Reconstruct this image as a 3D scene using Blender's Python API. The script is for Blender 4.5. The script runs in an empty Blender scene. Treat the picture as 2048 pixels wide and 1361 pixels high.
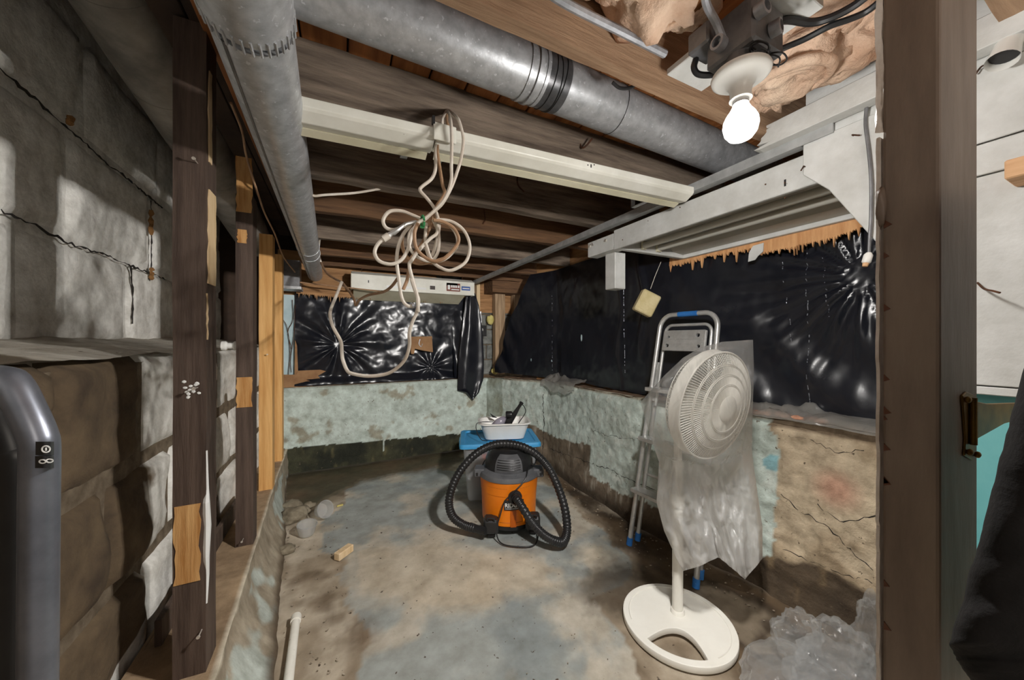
import bpy, bmesh, math, random
from mathutils import Vector, noise
random.seed(7)
C = bpy.context.scene
COL = C.collection
V = Vector

# ------------------------------------------------------------------ camera, world, lights, exposure
H = 1.30                                   # eye height above the cellar floor
FPX = 700.0                                # focal length in pixels of a 2048 px wide frame
YAW = math.radians(26.2)
CS, SN = math.cos(YAW), math.sin(YAW)
cam = bpy.data.cameras.new('camera')
cam.sensor_width = 36.0
cam.lens = 36.0 * FPX / 2048.0
cam.clip_start = 0.02
camo = bpy.data.objects.new('camera', cam)
COL.objects.link(camo)
camo.location = (0, 0, H)
camo.rotation_euler = (math.radians(90), 0, -YAW)
C.camera = camo

w = bpy.data.worlds.new('world')
C.world = w
w.use_nodes = True
w.node_tree.nodes['Background'].inputs[0].default_value = (1.0, 0.93, 0.85, 1)
w.node_tree.nodes['Background'].inputs[1].default_value = 0.14

BULB = V((0.822, 0.487, H + 0.49))

def lamp(name, loc, power, radius, color):
    l = bpy.data.lights.new(name, 'POINT')
    l.energy = power
    l.shadow_soft_size = radius
    l.color = color
    o = bpy.data.objects.new(name, l)
    COL.objects.link(o)
    o.location = loc
    return o
# unseen lamp behind the camera, added as soft frontal fill
lamp('back_fill', (0.1, -1.7, 1.9), 19.0, 0.30, (1.0, 0.9, 0.78))
lamp('side_fill', (0.9, -0.75, 2.0), 1.6, 0.06, (1.0, 0.97, 0.94))  # second unseen fill, added for the boards right of the post
# the light of the bare bulb: a sphere just round its globe, falling off gently
bl_ = lamp('bulb_light', BULB, 135.0, 0.039, (1.0, 0.97, 0.93))
bl_.data.use_nodes = True
bn_ = bl_.data.node_tree
fo_ = bn_.nodes.new('ShaderNodeLightFalloff'); fo_.inputs['Strength'].default_value = 0.15
f2_ = bn_.nodes.new('ShaderNodeLightFalloff'); f2_.inputs['Strength'].default_value = 0.85
ad_ = bn_.nodes.new('ShaderNodeMath')
bn_.links.new(fo_.outputs['Linear'], ad_.inputs[0]); bn_.links.new(f2_.outputs['Constant'], ad_.inputs[1])
bn_.links.new(ad_.outputs[0], bn_.nodes['Emission'].inputs['Strength'])

C.view_settings.view_transform = 'Standard'
C.view_settings.look = 'None'
C.view_settings.gamma = 1.0
C.view_settings.exposure = 0.82
C.view_settings.use_curve_mapping = False

# ------------------------------------------------------------------ helpers
def ray(x, y):
    u, v = x - 1024.0, y - 680.5
    return V((FPX * SN + u * CS, FPX * CS - u * SN, -v))
CAMP = V((0, 0, H))
def PX(x, y, X):
    d = ray(x, y); return CAMP + d * (X / d.x)
def PY(x, y, Y):
    d = ray(x, y); return CAMP + d * (Y / d.y)
def PZ(x, y, z):
    d = ray(x, y); return CAMP + d * ((z - H) / d.z)
def PD(x, y, D):
    return CAMP + ray(x, y) * (D / FPX)

def lin(c):
    c = c / 255.0
    return c / 12.92 if c <= 0.04045 else ((c + 0.055) / 1.055) ** 2.4
def rgb(r, g, b):
    return (lin(r), lin(g), lin(b), 1.0)
def nz(p, s=1.0, o=4):
    return noise.fractal(V(p) * s, 0.9, 2.1, o)
def sstep(a, b, x):
    t = min(1.0, max(0.0, (x - a) / (b - a))) if a != b else float(x > a)
    return t * t * (3 - 2 * t)
def mix(a, b, t):
    return tuple(a[i] * (1 - t) + b[i] * t for i in range(4))
def smooth(pts, n=6, closed=False):
    pts = [V(p) for p in pts]
    out = []
    m = len(pts)
    rng = range(m if closed else m - 1)
    for i in rng:
        if closed:
            p0, p1, p2, p3 = pts[i - 1], pts[i], pts[(i + 1) % m], pts[(i + 2) % m]
        else:
            p0 = pts[i - 1] if i > 0 else pts[0] * 2 - pts[1]
            p1, p2 = pts[i], pts[i + 1]
            p3 = pts[i + 2] if i + 2 < m else pts[-1] * 2 - pts[-2]
        for k in range(n):
            t = k / n
            out.append(0.5 * (2 * p1 + (p2 - p0) * t + (2 * p0 - 5 * p1 + 4 * p2 - p3) * t * t + (3 * p1 - p0 - 3 * p2 + p3) * t ** 3))
    if not closed:
        out.append(pts[-1])
    return out
def inpoly(x, y, poly):
    c = False
    j = len(poly) - 1
    for i in range(len(poly)):
        xi, yi = poly[i]; xj, yj = poly[j]
        if (yi > y) != (yj > y) and x < (xj - xi) * (y - yi) / (yj - yi) + xi:
            c = not c
        j = i
    return c

WL = {}
class MB:
    def __init__(s):
        s.v = []; s.f = []; s.c = []
    def add(s, vs, fs):
        b = len(s.v)
        s.v += [V(p) for p in vs]
        s.f += [tuple(b + i for i in f) for f in fs]
        return s
    def box(s, a, b):
        x0, y0, z0 = a; x1, y1, z1 = b
        return s.add([(x0, y0, z0), (x1, y0, z0), (x1, y1, z0), (x0, y1, z0), (x0, y0, z1), (x1, y0, z1), (x1, y1, z1), (x0, y1, z1)],
                     [(0, 3, 2, 1), (4, 5, 6, 7), (0, 1, 5, 4), (1, 2, 6, 5), (2, 3, 7, 6), (3, 0, 4, 7)])
    def obox(s, c, ax, ay, az):
        c, ax, ay, az = V(c), V(ax), V(ay), V(az)
        vs = [c + ax * i + ay * j + az * k for k in (-1, 1) for i, j in ((-1, -1), (1, -1), (1, 1), (-1, 1))]
        return s.add(vs, [(0, 3, 2, 1), (4, 5, 6, 7), (0, 1, 5, 4), (1, 2, 6, 5), (2, 3, 7, 6), (3, 0, 4, 7)])
    def beam(s, p0, p1, wd, ht, up=(0, 0, 1)):
        p0, p1 = V(p0), V(p1)
        d = (p1 - p0)
        L = d.length
        d.normalize()
        sd = d.cross(V(up)); sd.normalize()
        u2 = sd.cross(d)
        return s.obox((p0 + p1) / 2, d * (L / 2), sd * (wd / 2), u2 * (ht / 2))
    def tube(s, pts, r, n=8, closed=False, cap=True):
        pts = [V(p) for p in pts]
        m = len(pts)
        rs = r if isinstance(r, (list, tuple)) else [r] * m
        vs = []; fs = []
        prev = None
        for i, p in enumerate(pts):
            if closed:
                t = pts[(i + 1) % m] - pts[i - 1]
            else:
                t = pts[min(i + 1, m - 1)] - pts[max(i - 1, 0)]
            if t.length < 1e-9: t = V((0, 0, 1))
            t.normalize()
            if prev is None:
                a = t.cross(V((0, 0, 1)))
                if a.length < 0.1: a = t.cross(V((1, 0, 0)))
            else:
                a = prev - t * prev.dot(t)
            a.normalize(); prev = a
            b = t.cross(a)
            for k in range(n):
                th = 2 * math.pi * k / n
                vs.append(p + (a * math.cos(th) + b * math.sin(th)) * rs[i])
        for i in range(m if closed else m - 1):
            j = (i + 1) % m
            for k in range(n):
                l = (k + 1) % n
                fs.append((i * n + k, i * n + l, j * n + l, j * n + k))
        if cap and not closed:
            fs.append(tuple(range(n - 1, -1, -1)))
            fs.append(tuple((m - 1) * n + k for k in range(n)))
        return s.add(vs, fs)
    def lathe(s, prof, o=(0, 0, 0), ax=(0, 0, 1), n=32, cap=True, sx=1.0, sy=1.0):
        o = V(o); ax = V(ax).normalized()
        a = ax.cross(V((0, 1, 0)))
        if a.length < 0.1: a = ax.cross(V((1, 0, 0)))
        a.normalize(); b = ax.cross(a)
        vs = []; fs = []
        for r, z in prof:
            for k in range(n):
                th = 2 * math.pi * k / n
                vs.append(o + ax * z + a * (math.cos(th) * r * sx) + b * (math.sin(th) * r * sy))
        for i in range(len(prof) - 1):
            for k in range(n):
                l = (k + 1) % n
                fs.append((i * n + k, i * n + l, (i + 1) * n + l, (i + 1) * n + k))
        if cap:
            if prof[0][0] > 1e-6: fs.append(tuple(range(n - 1, -1, -1)))
            if prof[-1][0] > 1e-6: fs.append(tuple((len(prof) - 1) * n + k for k in range(n)))
        return s.add(vs, fs)
    def grid(s, fn, nu, nv, cu=False):
        vs = [fn(i / nu, j / nv) for j in range(nv + 1) for i in range(nu + (0 if cu else 1))]
        W = nu if cu else nu + 1
        fs = []
        for j in range(nv):
            for i in range(nu):
                k = (i + 1) % W if cu else i + 1
                fs.append((j * W + i, j * W + k, (j + 1) * W + k, (j + 1) * W + i))
        return s.add(vs, fs)
    def prism(s, poly, th):
        poly = [V(p) for p in poly]; th = V(th); n = len(poly)
        fs = [tuple(range(n - 1, -1, -1)), tuple(range(n, 2 * n))]
        fs += [(i, (i + 1) % n, n + (i + 1) % n, n + i) for i in range(n)]
        return s.add(poly + [p + th for p in poly], fs)
    def blob(s, c, rad, amp=0.25, sc=3.0, n=3, seed=0.0, sub=3):
        bm = bmesh.new()
        bmesh.ops.create_icosphere(bm, subdivisions=sub, radius=1.0)
        vs = []
        for v in bm.verts:
            d = v.co.copy()
            k = 1 + amp * nz(d * 1.0 + V((seed, seed * 1.7, 0)), sc * 0.5, n)
            vs.append(V((c[0] + d.x * rad[0] * k, c[1] + d.y * rad[1] * k, c[2] + d.z * rad[2] * k)))
        fs = [tuple(v.index for v in f.verts) for f in bm.faces]
        bm.free()
        return s.add(vs, fs)
    def build(s, name, mat, parent=None, sm=False, bevel=0.0, colfn=None, kind=None, label=None, fix=True, seg=1):
        off = WL[parent.name] if parent is not None else V((0, 0, 0))
        me = bpy.data.meshes.new(name)
        me.from_pydata([tuple(p - off) for p in s.v], [], s.f)
        if fix:
            bm = bmesh.new(); bm.from_mesh(me)
            bmesh.ops.recalc_face_normals(bm, faces=bm.faces)
            bm.to_mesh(me); bm.free()
        if sm:
            me.polygons.foreach_set('use_smooth', [True] * len(me.polygons))
            if sm != 2:
                try:
                    me.set_sharp_from_angle(angle=math.radians(sm if sm is not True and sm > 2 else 38))
                except Exception:
                    pass
        if colfn:
            at = me.color_attributes.new('Col', 'FLOAT_COLOR', 'POINT')
            buf = []
            for p in s.v:
                buf += list(colfn(p))
            at.data.foreach_set('color', buf)
        me.materials.append(mat)
        o = bpy.data.objects.new(name, me)
        COL.objects.link(o)
        if parent is not None: o.parent = parent
        WL[o.name] = off
        if bevel:
            b = o.modifiers.new('bevel', 'BEVEL'); b.width = bevel; b.segments = seg; b.limit_method = 'ANGLE'
        if kind: o['kind'] = kind
        if label: o['label'] = label
        return o

def tag(o, label, cat, group=None):
    o['label'] = label; o['category'] = cat
    if group: o['group'] = group
    return o
def thing(name, label, cat, loc, group=None):
    o = bpy.data.objects.new(name, None)
    COL.objects.link(o)
    o.empty_display_size = 0.05
    o.location = V(loc)
    WL[o.name] = V(loc)
    return tag(o, label, cat, group)

# ------------------------------------------------------------------ materials
def mat(name, col, col2=None, ns=6.0, rough=0.7, metal=0.0, bump=0.0, bs=40.0, st=(1, 1, 1), attr=False, spec=0.5,
        lo=0.35, hi=0.65, trans=0.0, ior=1.45, bdist=0.01, rvar=0.0, speck=None, speck_scale=60.0, speck_t=0.68, grain=False):
    m = bpy.data.materials.new(name)
    m.use_nodes = True
    nt = m.node_tree; N = nt.nodes; L = nt.links
    b = N['Principled BSDF']
    b.inputs['Roughness'].default_value = rough
    b.inputs['Metallic'].default_value = metal
    b.inputs['Specular IOR Level'].default_value = spec
    b.inputs['IOR'].default_value = ior
    if trans: b.inputs['Transmission Weight'].default_value = trans
    tc = N.new('ShaderNodeTexCoord'); mp = N.new('ShaderNodeMapping')
    mp.inputs['Scale'].default_value = st
    L.new(tc.outputs['Object'], mp.inputs['Vector'])
    def noi(scale, detail=7.0, r=0.62):
        n = N.new('ShaderNodeTexNoise')
        n.inputs['Scale'].default_value = scale; n.inputs['Detail'].default_value = detail; n.inputs['Roughness'].default_value = r
        L.new(mp.outputs[0], n.inputs['Vector'])
        return n
    n1 = noi(ns)
    out = None
    if attr:
        a = N.new('ShaderNodeAttribute'); a.attribute_name = 'Col'
        rp = N.new('ShaderNodeValToRGB')
        rp.color_ramp.elements[0].position = lo; rp.color_ramp.elements[1].position = hi
        rp.color_ramp.elements[0].color = col; rp.color_ramp.elements[1].color = col2
        L.new(n1.outputs['Fac'], rp.inputs[0])
        mx = N.new('ShaderNodeMix'); mx.data_type = 'RGBA'; mx.blend_type = 'MULTIPLY'
        mx.inputs[0].default_value = 1.0
        L.new(a.outputs['Color'], mx.inputs[6]); L.new(rp.outputs[0], mx.inputs[7])
        out = mx.outputs[2]
    elif col2:
        rp = N.new('ShaderNodeValToRGB')
        rp.color_ramp.elements[0].position = lo; rp.color_ramp.elements[1].position = hi
        rp.color_ramp.elements[0].color = col; rp.color_ramp.elements[1].color = col2
        L.new(n1.outputs['Fac'], rp.inputs[0])
        out = rp.outputs[0]
    if out is None:
        cn = N.new('ShaderNodeRGB'); cn.outputs[0].default_value = col
        out = cn.outputs[0]
    if speck:
        n3 = noi(speck_scale, 3.0, 0.5)
        r3 = N.new('ShaderNodeValToRGB')
        r3.color_ramp.elements[0].position = speck_t; r3.color_ramp.elements[1].position = speck_t + 0.04
        L.new(n3.outputs['Fac'], r3.inputs[0])
        m3 = N.new('ShaderNodeMix'); m3.data_type = 'RGBA'
        L.new(r3.outputs[0], m3.inputs[0]); L.new(out, m3.inputs[6]); m3.inputs[7].default_value = speck
        out = m3.outputs[2]
    L.new(out, b.inputs['Base Color'])
    if rvar:
        mr = N.new('ShaderNodeMapRange')
        mr.inputs['To Min'].default_value = max(0.02, rough - rvar); mr.inputs['To Max'].default_value = rough + rvar
        n4 = noi(ns * 2.3)
        L.new(n4.outputs['Fac'], mr.inputs['Value']); L.new(mr.outputs[0], b.inputs['Roughness'])
    if bump:
        n2 = noi(bs)
        bp = N.new('ShaderNodeBump'); bp.inputs['Strength'].default_value = bump; bp.inputs['Distance'].default_value = bdist
        L.new(n2.outputs['Fac'], bp.inputs['Height']); L.new(bp.outputs[0], b.inputs['Normal'])
    return m

def film(name, tint, clear=0.55, gloss=0.12, bump=0.3, bs=14.0, rough=0.18, zg=None, dif=0.5):
    """thin translucent plastic film: part clear, part milky, part shiny"""
    m = bpy.data.materials.new(name)
    m.use_nodes = True
    nt = m.node_tree; N = nt.nodes; L = nt.links
    N.remove(N['Principled BSDF'])
    o = N['Material Output']
    tc = N.new('ShaderNodeTexCoord')
    n = N.new('ShaderNodeTexNoise'); n.inputs['Scale'].default_value = bs; n.inputs['Detail'].default_value = 5
    n.inputs['Distortion'].default_value = 1.2
    L.new(tc.outputs['Object'], n.inputs['Vector'])
    bp = N.new('ShaderNodeBump'); bp.inputs['Strength'].default_value = bump; bp.inputs['Distance'].default_value = 0.02
    L.new(n.outputs['Fac'], bp.inputs['Height'])
    tr = N.new('ShaderNodeBsdfTransparent')
    tl = N.new('ShaderNodeBsdfTranslucent'); tl.inputs[0].default_value = tint
    df = N.new('ShaderNodeBsdfDiffuse'); df.inputs[0].default_value = tint
    gl = N.new('ShaderNodeBsdfGlossy'); gl.inputs['Roughness'].default_value = rough
    for q in (tl, df, gl): L.new(bp.outputs[0], q.inputs['Normal'])
    lw = N.new('ShaderNodeLayerWeight'); lw.inputs['Blend'].default_value = 0.35
    L.new(bp.outputs[0], lw.inputs['Normal'])
    gm = N.new('ShaderNodeMath'); gm.operation = 'MULTIPLY_ADD'; gm.inputs[1].default_value = 0.55; gm.inputs[2].default_value = gloss
    L.new(lw.outputs['Facing'], gm.inputs[0])
    cm = N.new('ShaderNodeMath'); cm.operation = 'MULTIPLY_ADD'; cm.inputs[1].default_value = -0.45; cm.inputs[2].default_value = clear
    L.new(lw.outputs['Facing'], cm.inputs[0])
    if zg:                                   # more layers of film hang together lower down
        sp = N.new('ShaderNodeSeparateXYZ'); L.new(tc.outputs['Object'], sp.inputs[0])
        mr = N.new('ShaderNodeMapRange'); mr.inputs['From Min'].default_value = zg[0]; mr.inputs['From Max'].default_value = zg[2]
        mr.inputs['To Min'].default_value = zg[1]; mr.inputs['To Max'].default_value = zg[3]
        L.new(sp.outputs['Z'], mr.inputs['Value']); L.new(mr.outputs[0], cm.inputs[2])
    a = N.new('ShaderNodeMixShader'); a.inputs[0].default_value = dif
    L.new(tl.outputs[0], a.inputs[1]); L.new(df.outputs[0], a.inputs[2])
    b = N.new('ShaderNodeMixShader'); L.new(gm.outputs[0], b.inputs[0])
    L.new(a.outputs[0], b.inputs[1]); L.new(gl.outputs[0], b.inputs[2])
    c = N.new('ShaderNodeMixShader'); cm.use_clamp = True; L.new(cm.outputs[0], c.inputs[0])
    L.new(b.outputs[0], c.inputs[1]); L.new(tr.outputs[0], c.inputs[2])
    L.new(c.outputs[0], o.inputs[0])
    return m

def emit(name, col, s):
    m = bpy.data.materials.new(name)
    m.use_nodes = True
    nt = m.node_tree; nt.nodes.remove(nt.nodes['Principled BSDF'])
    e = nt.nodes.new('ShaderNodeEmission'); e.inputs[0].default_value = col; e.inputs[1].default_value = s
    nt.links.new(e.outputs[0], nt.nodes['Material Output'].inputs[0])
    return m

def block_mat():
    """bare brown colour stands in for shadow, whitewashed beyond a ragged edge"""
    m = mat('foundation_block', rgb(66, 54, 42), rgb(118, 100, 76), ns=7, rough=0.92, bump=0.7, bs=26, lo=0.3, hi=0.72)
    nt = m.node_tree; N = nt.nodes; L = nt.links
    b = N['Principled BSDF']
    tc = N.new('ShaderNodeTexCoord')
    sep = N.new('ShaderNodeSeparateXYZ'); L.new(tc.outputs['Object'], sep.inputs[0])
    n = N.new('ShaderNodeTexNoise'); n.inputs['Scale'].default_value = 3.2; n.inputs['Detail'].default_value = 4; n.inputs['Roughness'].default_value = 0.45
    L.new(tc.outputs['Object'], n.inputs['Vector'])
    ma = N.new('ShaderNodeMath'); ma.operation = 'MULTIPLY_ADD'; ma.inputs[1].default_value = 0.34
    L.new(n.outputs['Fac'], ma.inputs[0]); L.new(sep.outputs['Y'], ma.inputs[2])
    # the upper wall is set back beyond x = -0.9 and is whitewashed from end to end; low down the painted-in lit tone runs further
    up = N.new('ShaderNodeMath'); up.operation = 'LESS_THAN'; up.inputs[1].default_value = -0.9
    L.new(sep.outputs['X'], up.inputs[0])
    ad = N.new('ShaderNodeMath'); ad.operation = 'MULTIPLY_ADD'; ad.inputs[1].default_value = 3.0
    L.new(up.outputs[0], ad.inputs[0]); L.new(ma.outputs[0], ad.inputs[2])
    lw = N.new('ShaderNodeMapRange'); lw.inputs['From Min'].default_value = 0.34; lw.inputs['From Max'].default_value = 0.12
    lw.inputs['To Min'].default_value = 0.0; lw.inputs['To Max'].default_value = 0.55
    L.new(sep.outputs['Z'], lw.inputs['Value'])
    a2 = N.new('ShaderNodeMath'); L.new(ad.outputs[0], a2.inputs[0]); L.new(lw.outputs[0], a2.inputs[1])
    mr = N.new('ShaderNodeMapRange'); mr.inputs['From Min'].default_value = 1.872; mr.inputs['From Max'].default_value = 1.888  # ragged end of the shade put into the block colour
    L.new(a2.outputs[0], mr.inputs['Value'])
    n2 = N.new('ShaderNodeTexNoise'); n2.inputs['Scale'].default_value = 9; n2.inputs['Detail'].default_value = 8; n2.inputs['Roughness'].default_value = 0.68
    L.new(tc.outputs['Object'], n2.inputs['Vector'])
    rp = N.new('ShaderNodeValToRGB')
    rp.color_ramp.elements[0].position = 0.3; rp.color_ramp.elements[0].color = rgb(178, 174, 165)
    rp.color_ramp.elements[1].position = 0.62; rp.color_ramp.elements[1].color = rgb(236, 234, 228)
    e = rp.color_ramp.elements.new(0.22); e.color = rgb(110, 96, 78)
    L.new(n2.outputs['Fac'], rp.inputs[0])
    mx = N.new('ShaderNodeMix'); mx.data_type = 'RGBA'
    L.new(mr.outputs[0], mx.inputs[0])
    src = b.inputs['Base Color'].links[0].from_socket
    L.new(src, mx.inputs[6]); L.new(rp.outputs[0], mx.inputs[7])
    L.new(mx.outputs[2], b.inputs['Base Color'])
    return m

M = {}
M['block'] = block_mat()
M['mortar'] = mat('mortar', rgb(88, 76, 60), rgb(124, 110, 92), ns=20, rough=0.95, bump=0.6, bs=50)
M['concrete_attr'] = mat('painted_concrete', (0.66, 0.64, 0.60, 1), (1.20, 1.20, 1.18, 1), ns=13, rough=0.85, bump=0.75, bs=30, attr=True, lo=0.3, hi=0.7, bdist=0.012, speck=rgb(96, 84, 68), speck_scale=42, speck_t=0.69)
M['floor'] = mat('worn_painted_floor', (0.70, 0.67, 0.62, 1), (1.2, 1.19, 1.17, 1), ns=7, rough=0.62, bump=0.3, bs=26, attr=True, lo=0.3, hi=0.7, rvar=0.18,
                 speck=rgb(70, 58, 46), speck_scale=34, speck_t=0.69)
M['curb'] = mat('curb_concrete', (0.72, 0.7, 0.66, 1), (1.15, 1.14, 1.12, 1), ns=14, rough=0.9, bump=0.5, bs=34, attr=True, st=(1, 1, 0.6))
M['joist'] = mat('old_joist_wood', rgb(66, 55, 47), rgb(146, 130, 114), ns=3.2, rough=0.85, bump=0.45, bs=9, st=(0.9, 9, 9), lo=0.28, hi=0.72)
M['joist_dark'] = mat('brown_joist_wood', rgb(66, 45, 30), rgb(128, 95, 66), ns=3.2, rough=0.85, bump=0.4, bs=9, st=(0.8, 10, 10), lo=0.28, hi=0.72)
M['joist_tan'] = mat('tan_joist_wood', rgb(128, 98, 74), rgb(186, 154, 124), ns=3.4, rough=0.8, bump=0.4, bs=10, st=(0.8, 9, 9), lo=0.28, hi=0.72)
M['plank'] = mat('subfloor_plank', rgb(112, 64, 30), rgb(182, 118, 66), ns=2.5, rough=0.7, bump=0.25, bs=8, st=(9, 0.8, 9), lo=0.28, hi=0.72)
M['stud_dark'] = mat('brown_painted_stud', rgb(62, 48, 40), rgb(92, 76, 66), ns=3, rough=0.75, bump=0.35, bs=10, st=(10, 10, 0.8))
M['stud_yellow'] = mat('bare_yellow_stud', rgb(196, 142, 78), rgb(228, 180, 116), ns=2.4, rough=0.7, bump=0.2, bs=10, st=(10, 10, 0.7))
M['raw'] = mat('bare_patch_wood', rgb(170, 116, 58), rgb(216, 170, 112), ns=3, rough=0.75, bump=0.3, bs=12, st=(12, 12, 1))
M['raw_pale'] = mat('pale_patch_wood', rgb(206, 176, 132), rgb(228, 204, 168), ns=3, rough=0.75, bump=0.2, bs=12, st=(12, 12, 1))
M['stud_grey'] = mat('weathered_stud', rgb(122, 98, 72), rgb(176, 150, 120), ns=3, rough=0.8, bump=0.35, bs=10, st=(10, 10, 0.8))
M['plywood'] = mat('plywood', rgb(128, 92, 58), rgb(172, 130, 88), ns=3, rough=0.8, bump=0.2, bs=10, st=(1, 1, 9))
M['splinter'] = mat('splintered_plywood', rgb(190, 136, 88), rgb(222, 172, 122), ns=4, rough=0.8, bump=0.3, bs=14, st=(8, 8, 1))
M['galv'] = mat('galvanized_steel', rgb(168, 170, 173), rgb(200, 202, 205), ns=26, rough=0.42, metal=0.5, bump=0.08, bs=50, rvar=0.12, speck=rgb(214, 216, 220), speck_scale=70, speck_t=0.64)
M['galv_dull'] = mat('dull_duct_steel', rgb(110, 106, 100), rgb(158, 152, 144), ns=5, rough=0.6, metal=0.35, bump=0.15, bs=12)
M['tape'] = mat('dark_duct_tape', rgb(70, 70, 72), rgb(110, 110, 112), ns=10, rough=0.35, metal=0.5)
M['white_metal'] = mat('white_enamel', rgb(214, 212, 200), rgb(232, 231, 222), ns=5, rough=0.4, bump=0.05, bs=20, speck=rgb(120, 108, 92), speck_scale=40, speck_t=0.74)
M['cream_metal'] = mat('cream_enamel', rgb(206, 200, 172), rgb(224, 219, 196), ns=5, rough=0.45)
M['white_wood'] = mat('white_painted_board', rgb(188, 188, 184), rgb(214, 215, 213), ns=6, rough=0.6, bump=0.25, bs=18, speck=rgb(110, 100, 90), speck_scale=36, speck_t=0.75)
M['reflector'] = mat('grey_reflector', rgb(168, 164, 152), rgb(188, 184, 172), ns=4, rough=0.5)
M['tube_glass'] = mat('unlit_fluorescent_tube', rgb(206, 204, 194), rough=0.3)
M['alu_bar'] = mat('dull_aluminium_bar', rgb(160, 162, 162), rgb(190, 192, 192), ns=12, rough=0.5, metal=0.4)
M['alu'] = mat('aluminium', rgb(190, 190, 188), rgb(214, 214, 212), ns=18, rough=0.36, metal=0.6, speck=rgb(226, 226, 222), speck_scale=60, speck_t=0.68)
M['blue'] = mat('blue_plastic', rgb(38, 104, 178), rgb(60, 128, 200), ns=12, rough=0.5, speck=rgb(200, 214, 226), speck_scale=60, speck_t=0.72)
M['lid_blue'] = mat('sky_blue_plastic', rgb(58, 150, 206), rgb(72, 164, 218), ns=4, rough=0.42)
M['porcelain'] = mat('porcelain', rgb(236, 235, 230), rough=0.25)
M['black_sheet'] = mat('black_polythene', (0.006, 0.007, 0.011, 1), (0.012, 0.013, 0.018, 1), ns=3, rough=0.27, spec=0.6, bump=0.2, bs=9, bdist=0.006)
M['black'] = mat('black_plastic', rgb(30, 30, 31), rgb(44, 44, 45), ns=10, rough=0.36)
M['black_matt'] = mat('black_matt', rgb(22, 20, 20), rgb(34, 31, 30), ns=20, rough=0.8, bump=0.3, bs=80)
M['dark_grey'] = mat('dark_grey_plastic', rgb(84, 85, 88), rgb(102, 103, 106), ns=10, rough=0.5)
M['orange'] = mat('orange_plastic', rgb(228, 118, 8), rgb(240, 134, 20), ns=5, rough=0.38, speck=rgb(150, 76, 16), speck_scale=50, speck_t=0.74)
M['white_plastic'] = mat('white_plastic', rgb(232, 230, 224), rgb(240, 239, 235), ns=5, rough=0.4)
M['fan_white'] = mat('fan_ivory_plastic', rgb(232, 229, 220), rgb(240, 238, 230), ns=5, rough=0.45)
M['pipe_white'] = mat('white_pvc', rgb(222, 218, 206), rgb(236, 233, 224), ns=8, rough=0.4, speck=rgb(150, 140, 124), speck_scale=40, speck_t=0.72)
M['cable'] = mat('dirty_white_cable', rgb(196, 182, 166), rgb(236, 229, 218), ns=7, rough=0.5)
M['cable_brown'] = mat('tan_cable', rgb(150, 116, 86), rgb(190, 154, 122), ns=8, rough=0.55)
M['green'] = mat('green_tie', rgb(60, 150, 92), rough=0.5)
M['rust'] = mat('rusty_iron', rgb(56, 40, 32), rgb(104, 66, 42), ns=30, rough=0.8, metal=0.3)
M['nail'] = mat('nail_steel', rgb(190, 182, 170), rgb(216, 210, 200), ns=30, rough=0.5, metal=0.5)
M['grey_box'] = mat('grey_steel_box', rgb(96, 96, 98), rgb(132, 132, 134), ns=10, rough=0.5, metal=0.5)
M['conduit'] = mat('grey_armoured_cable', rgb(150, 152, 158), rgb(184, 186, 192), ns=30, rough=0.45, metal=0.5)
M['insul'] = mat('pink_glass_wool', rgb(190, 148, 120), rgb(232, 206, 182), ns=6, rough=0.95, bump=0.9, bs=22, bdist=0.02, lo=0.3, hi=0.66)
M['insul_paper'] = mat('brown_batt_paper', rgb(104, 64, 28), rgb(140, 92, 46), ns=5, rough=0.7, bump=0.4, bs=10)
M['post'] = mat('taupe_painted_post', rgb(118, 103, 91), rgb(144, 128, 114), ns=4, rough=0.55, bump=0.15, bs=14, st=(4, 4, 0.8))
M['flake'] = mat('pale_torn_paint', rgb(196, 184, 172), rgb(228, 220, 212), ns=20, rough=0.4)
M['brass'] = mat('aged_brass', rgb(96, 72, 28), rgb(142, 110, 48), ns=18, rough=0.45, metal=0.5)
M['teal'] = mat('teal_paint', rgb(96, 168, 172), rgb(116, 184, 186), ns=5, rough=0.7)
M['seam'] = mat('dark_seam', rgb(40, 36, 32), rough=0.9)
M['handle_grey'] = mat('grey_metallic_tube', rgb(112, 116, 126), rgb(136, 140, 150), ns=14, rough=0.35, metal=0.6)
M['white_print'] = mat('white_print', rgb(228, 228, 226), rough=0.5)
M['yellow_foam'] = mat('yellow_foam', rgb(186, 172, 92), rgb(214, 202, 132), ns=12, rough=0.9, bump=0.6, bs=40)
M['foam_block'] = mat('beige_foam', rgb(196, 180, 132), rgb(216, 202, 160), ns=14, rough=0.9, bump=0.4, bs=60)
M['card'] = mat('brown_cardboard', rgb(132, 96, 64), rgb(164, 126, 88), ns=5, rough=0.8)
M['pale_blue'] = mat('pale_blue_board', rgb(160, 182, 188), rgb(186, 204, 208), ns=4, rough=0.7)
M['cblock'] = mat('grey_concrete_block', rgb(92, 94, 90), rgb(132, 134, 130), ns=12, rough=0.9, bump=0.5, bs=40)
M['wood_block'] = mat('pine_offcut', rgb(196, 148, 104), rgb(226, 184, 142), ns=4, rough=0.7, st=(8, 1, 8))
M['stone'] = mat('rubble', rgb(104, 94, 78), rgb(152, 142, 122), ns=12, rough=0.95, bump=0.6, bs=30)
M['dark'] = mat('dark_void_board', rgb(40, 30, 24), rgb(66, 50, 38), ns=4, rough=0.9, bump=0.3, bs=10)
M['label_red'] = mat('red_brown_sticker', rgb(120, 62, 48), rough=0.5)
M['label_blue'] = mat('blue_sticker', rgb(58, 92, 158), rough=0.5)
M['label_dark'] = mat('dark_sticker', rgb(56, 44, 40), rough=0.5)
M['film'] = film('milky_plastic_film', (0.95, 0.95, 0.94, 1), clear=0.78, gloss=0.10, bump=0.7, bs=7, zg=(-0.42, 0.56, -0.12, 0.90), dif=0.75)
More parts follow.
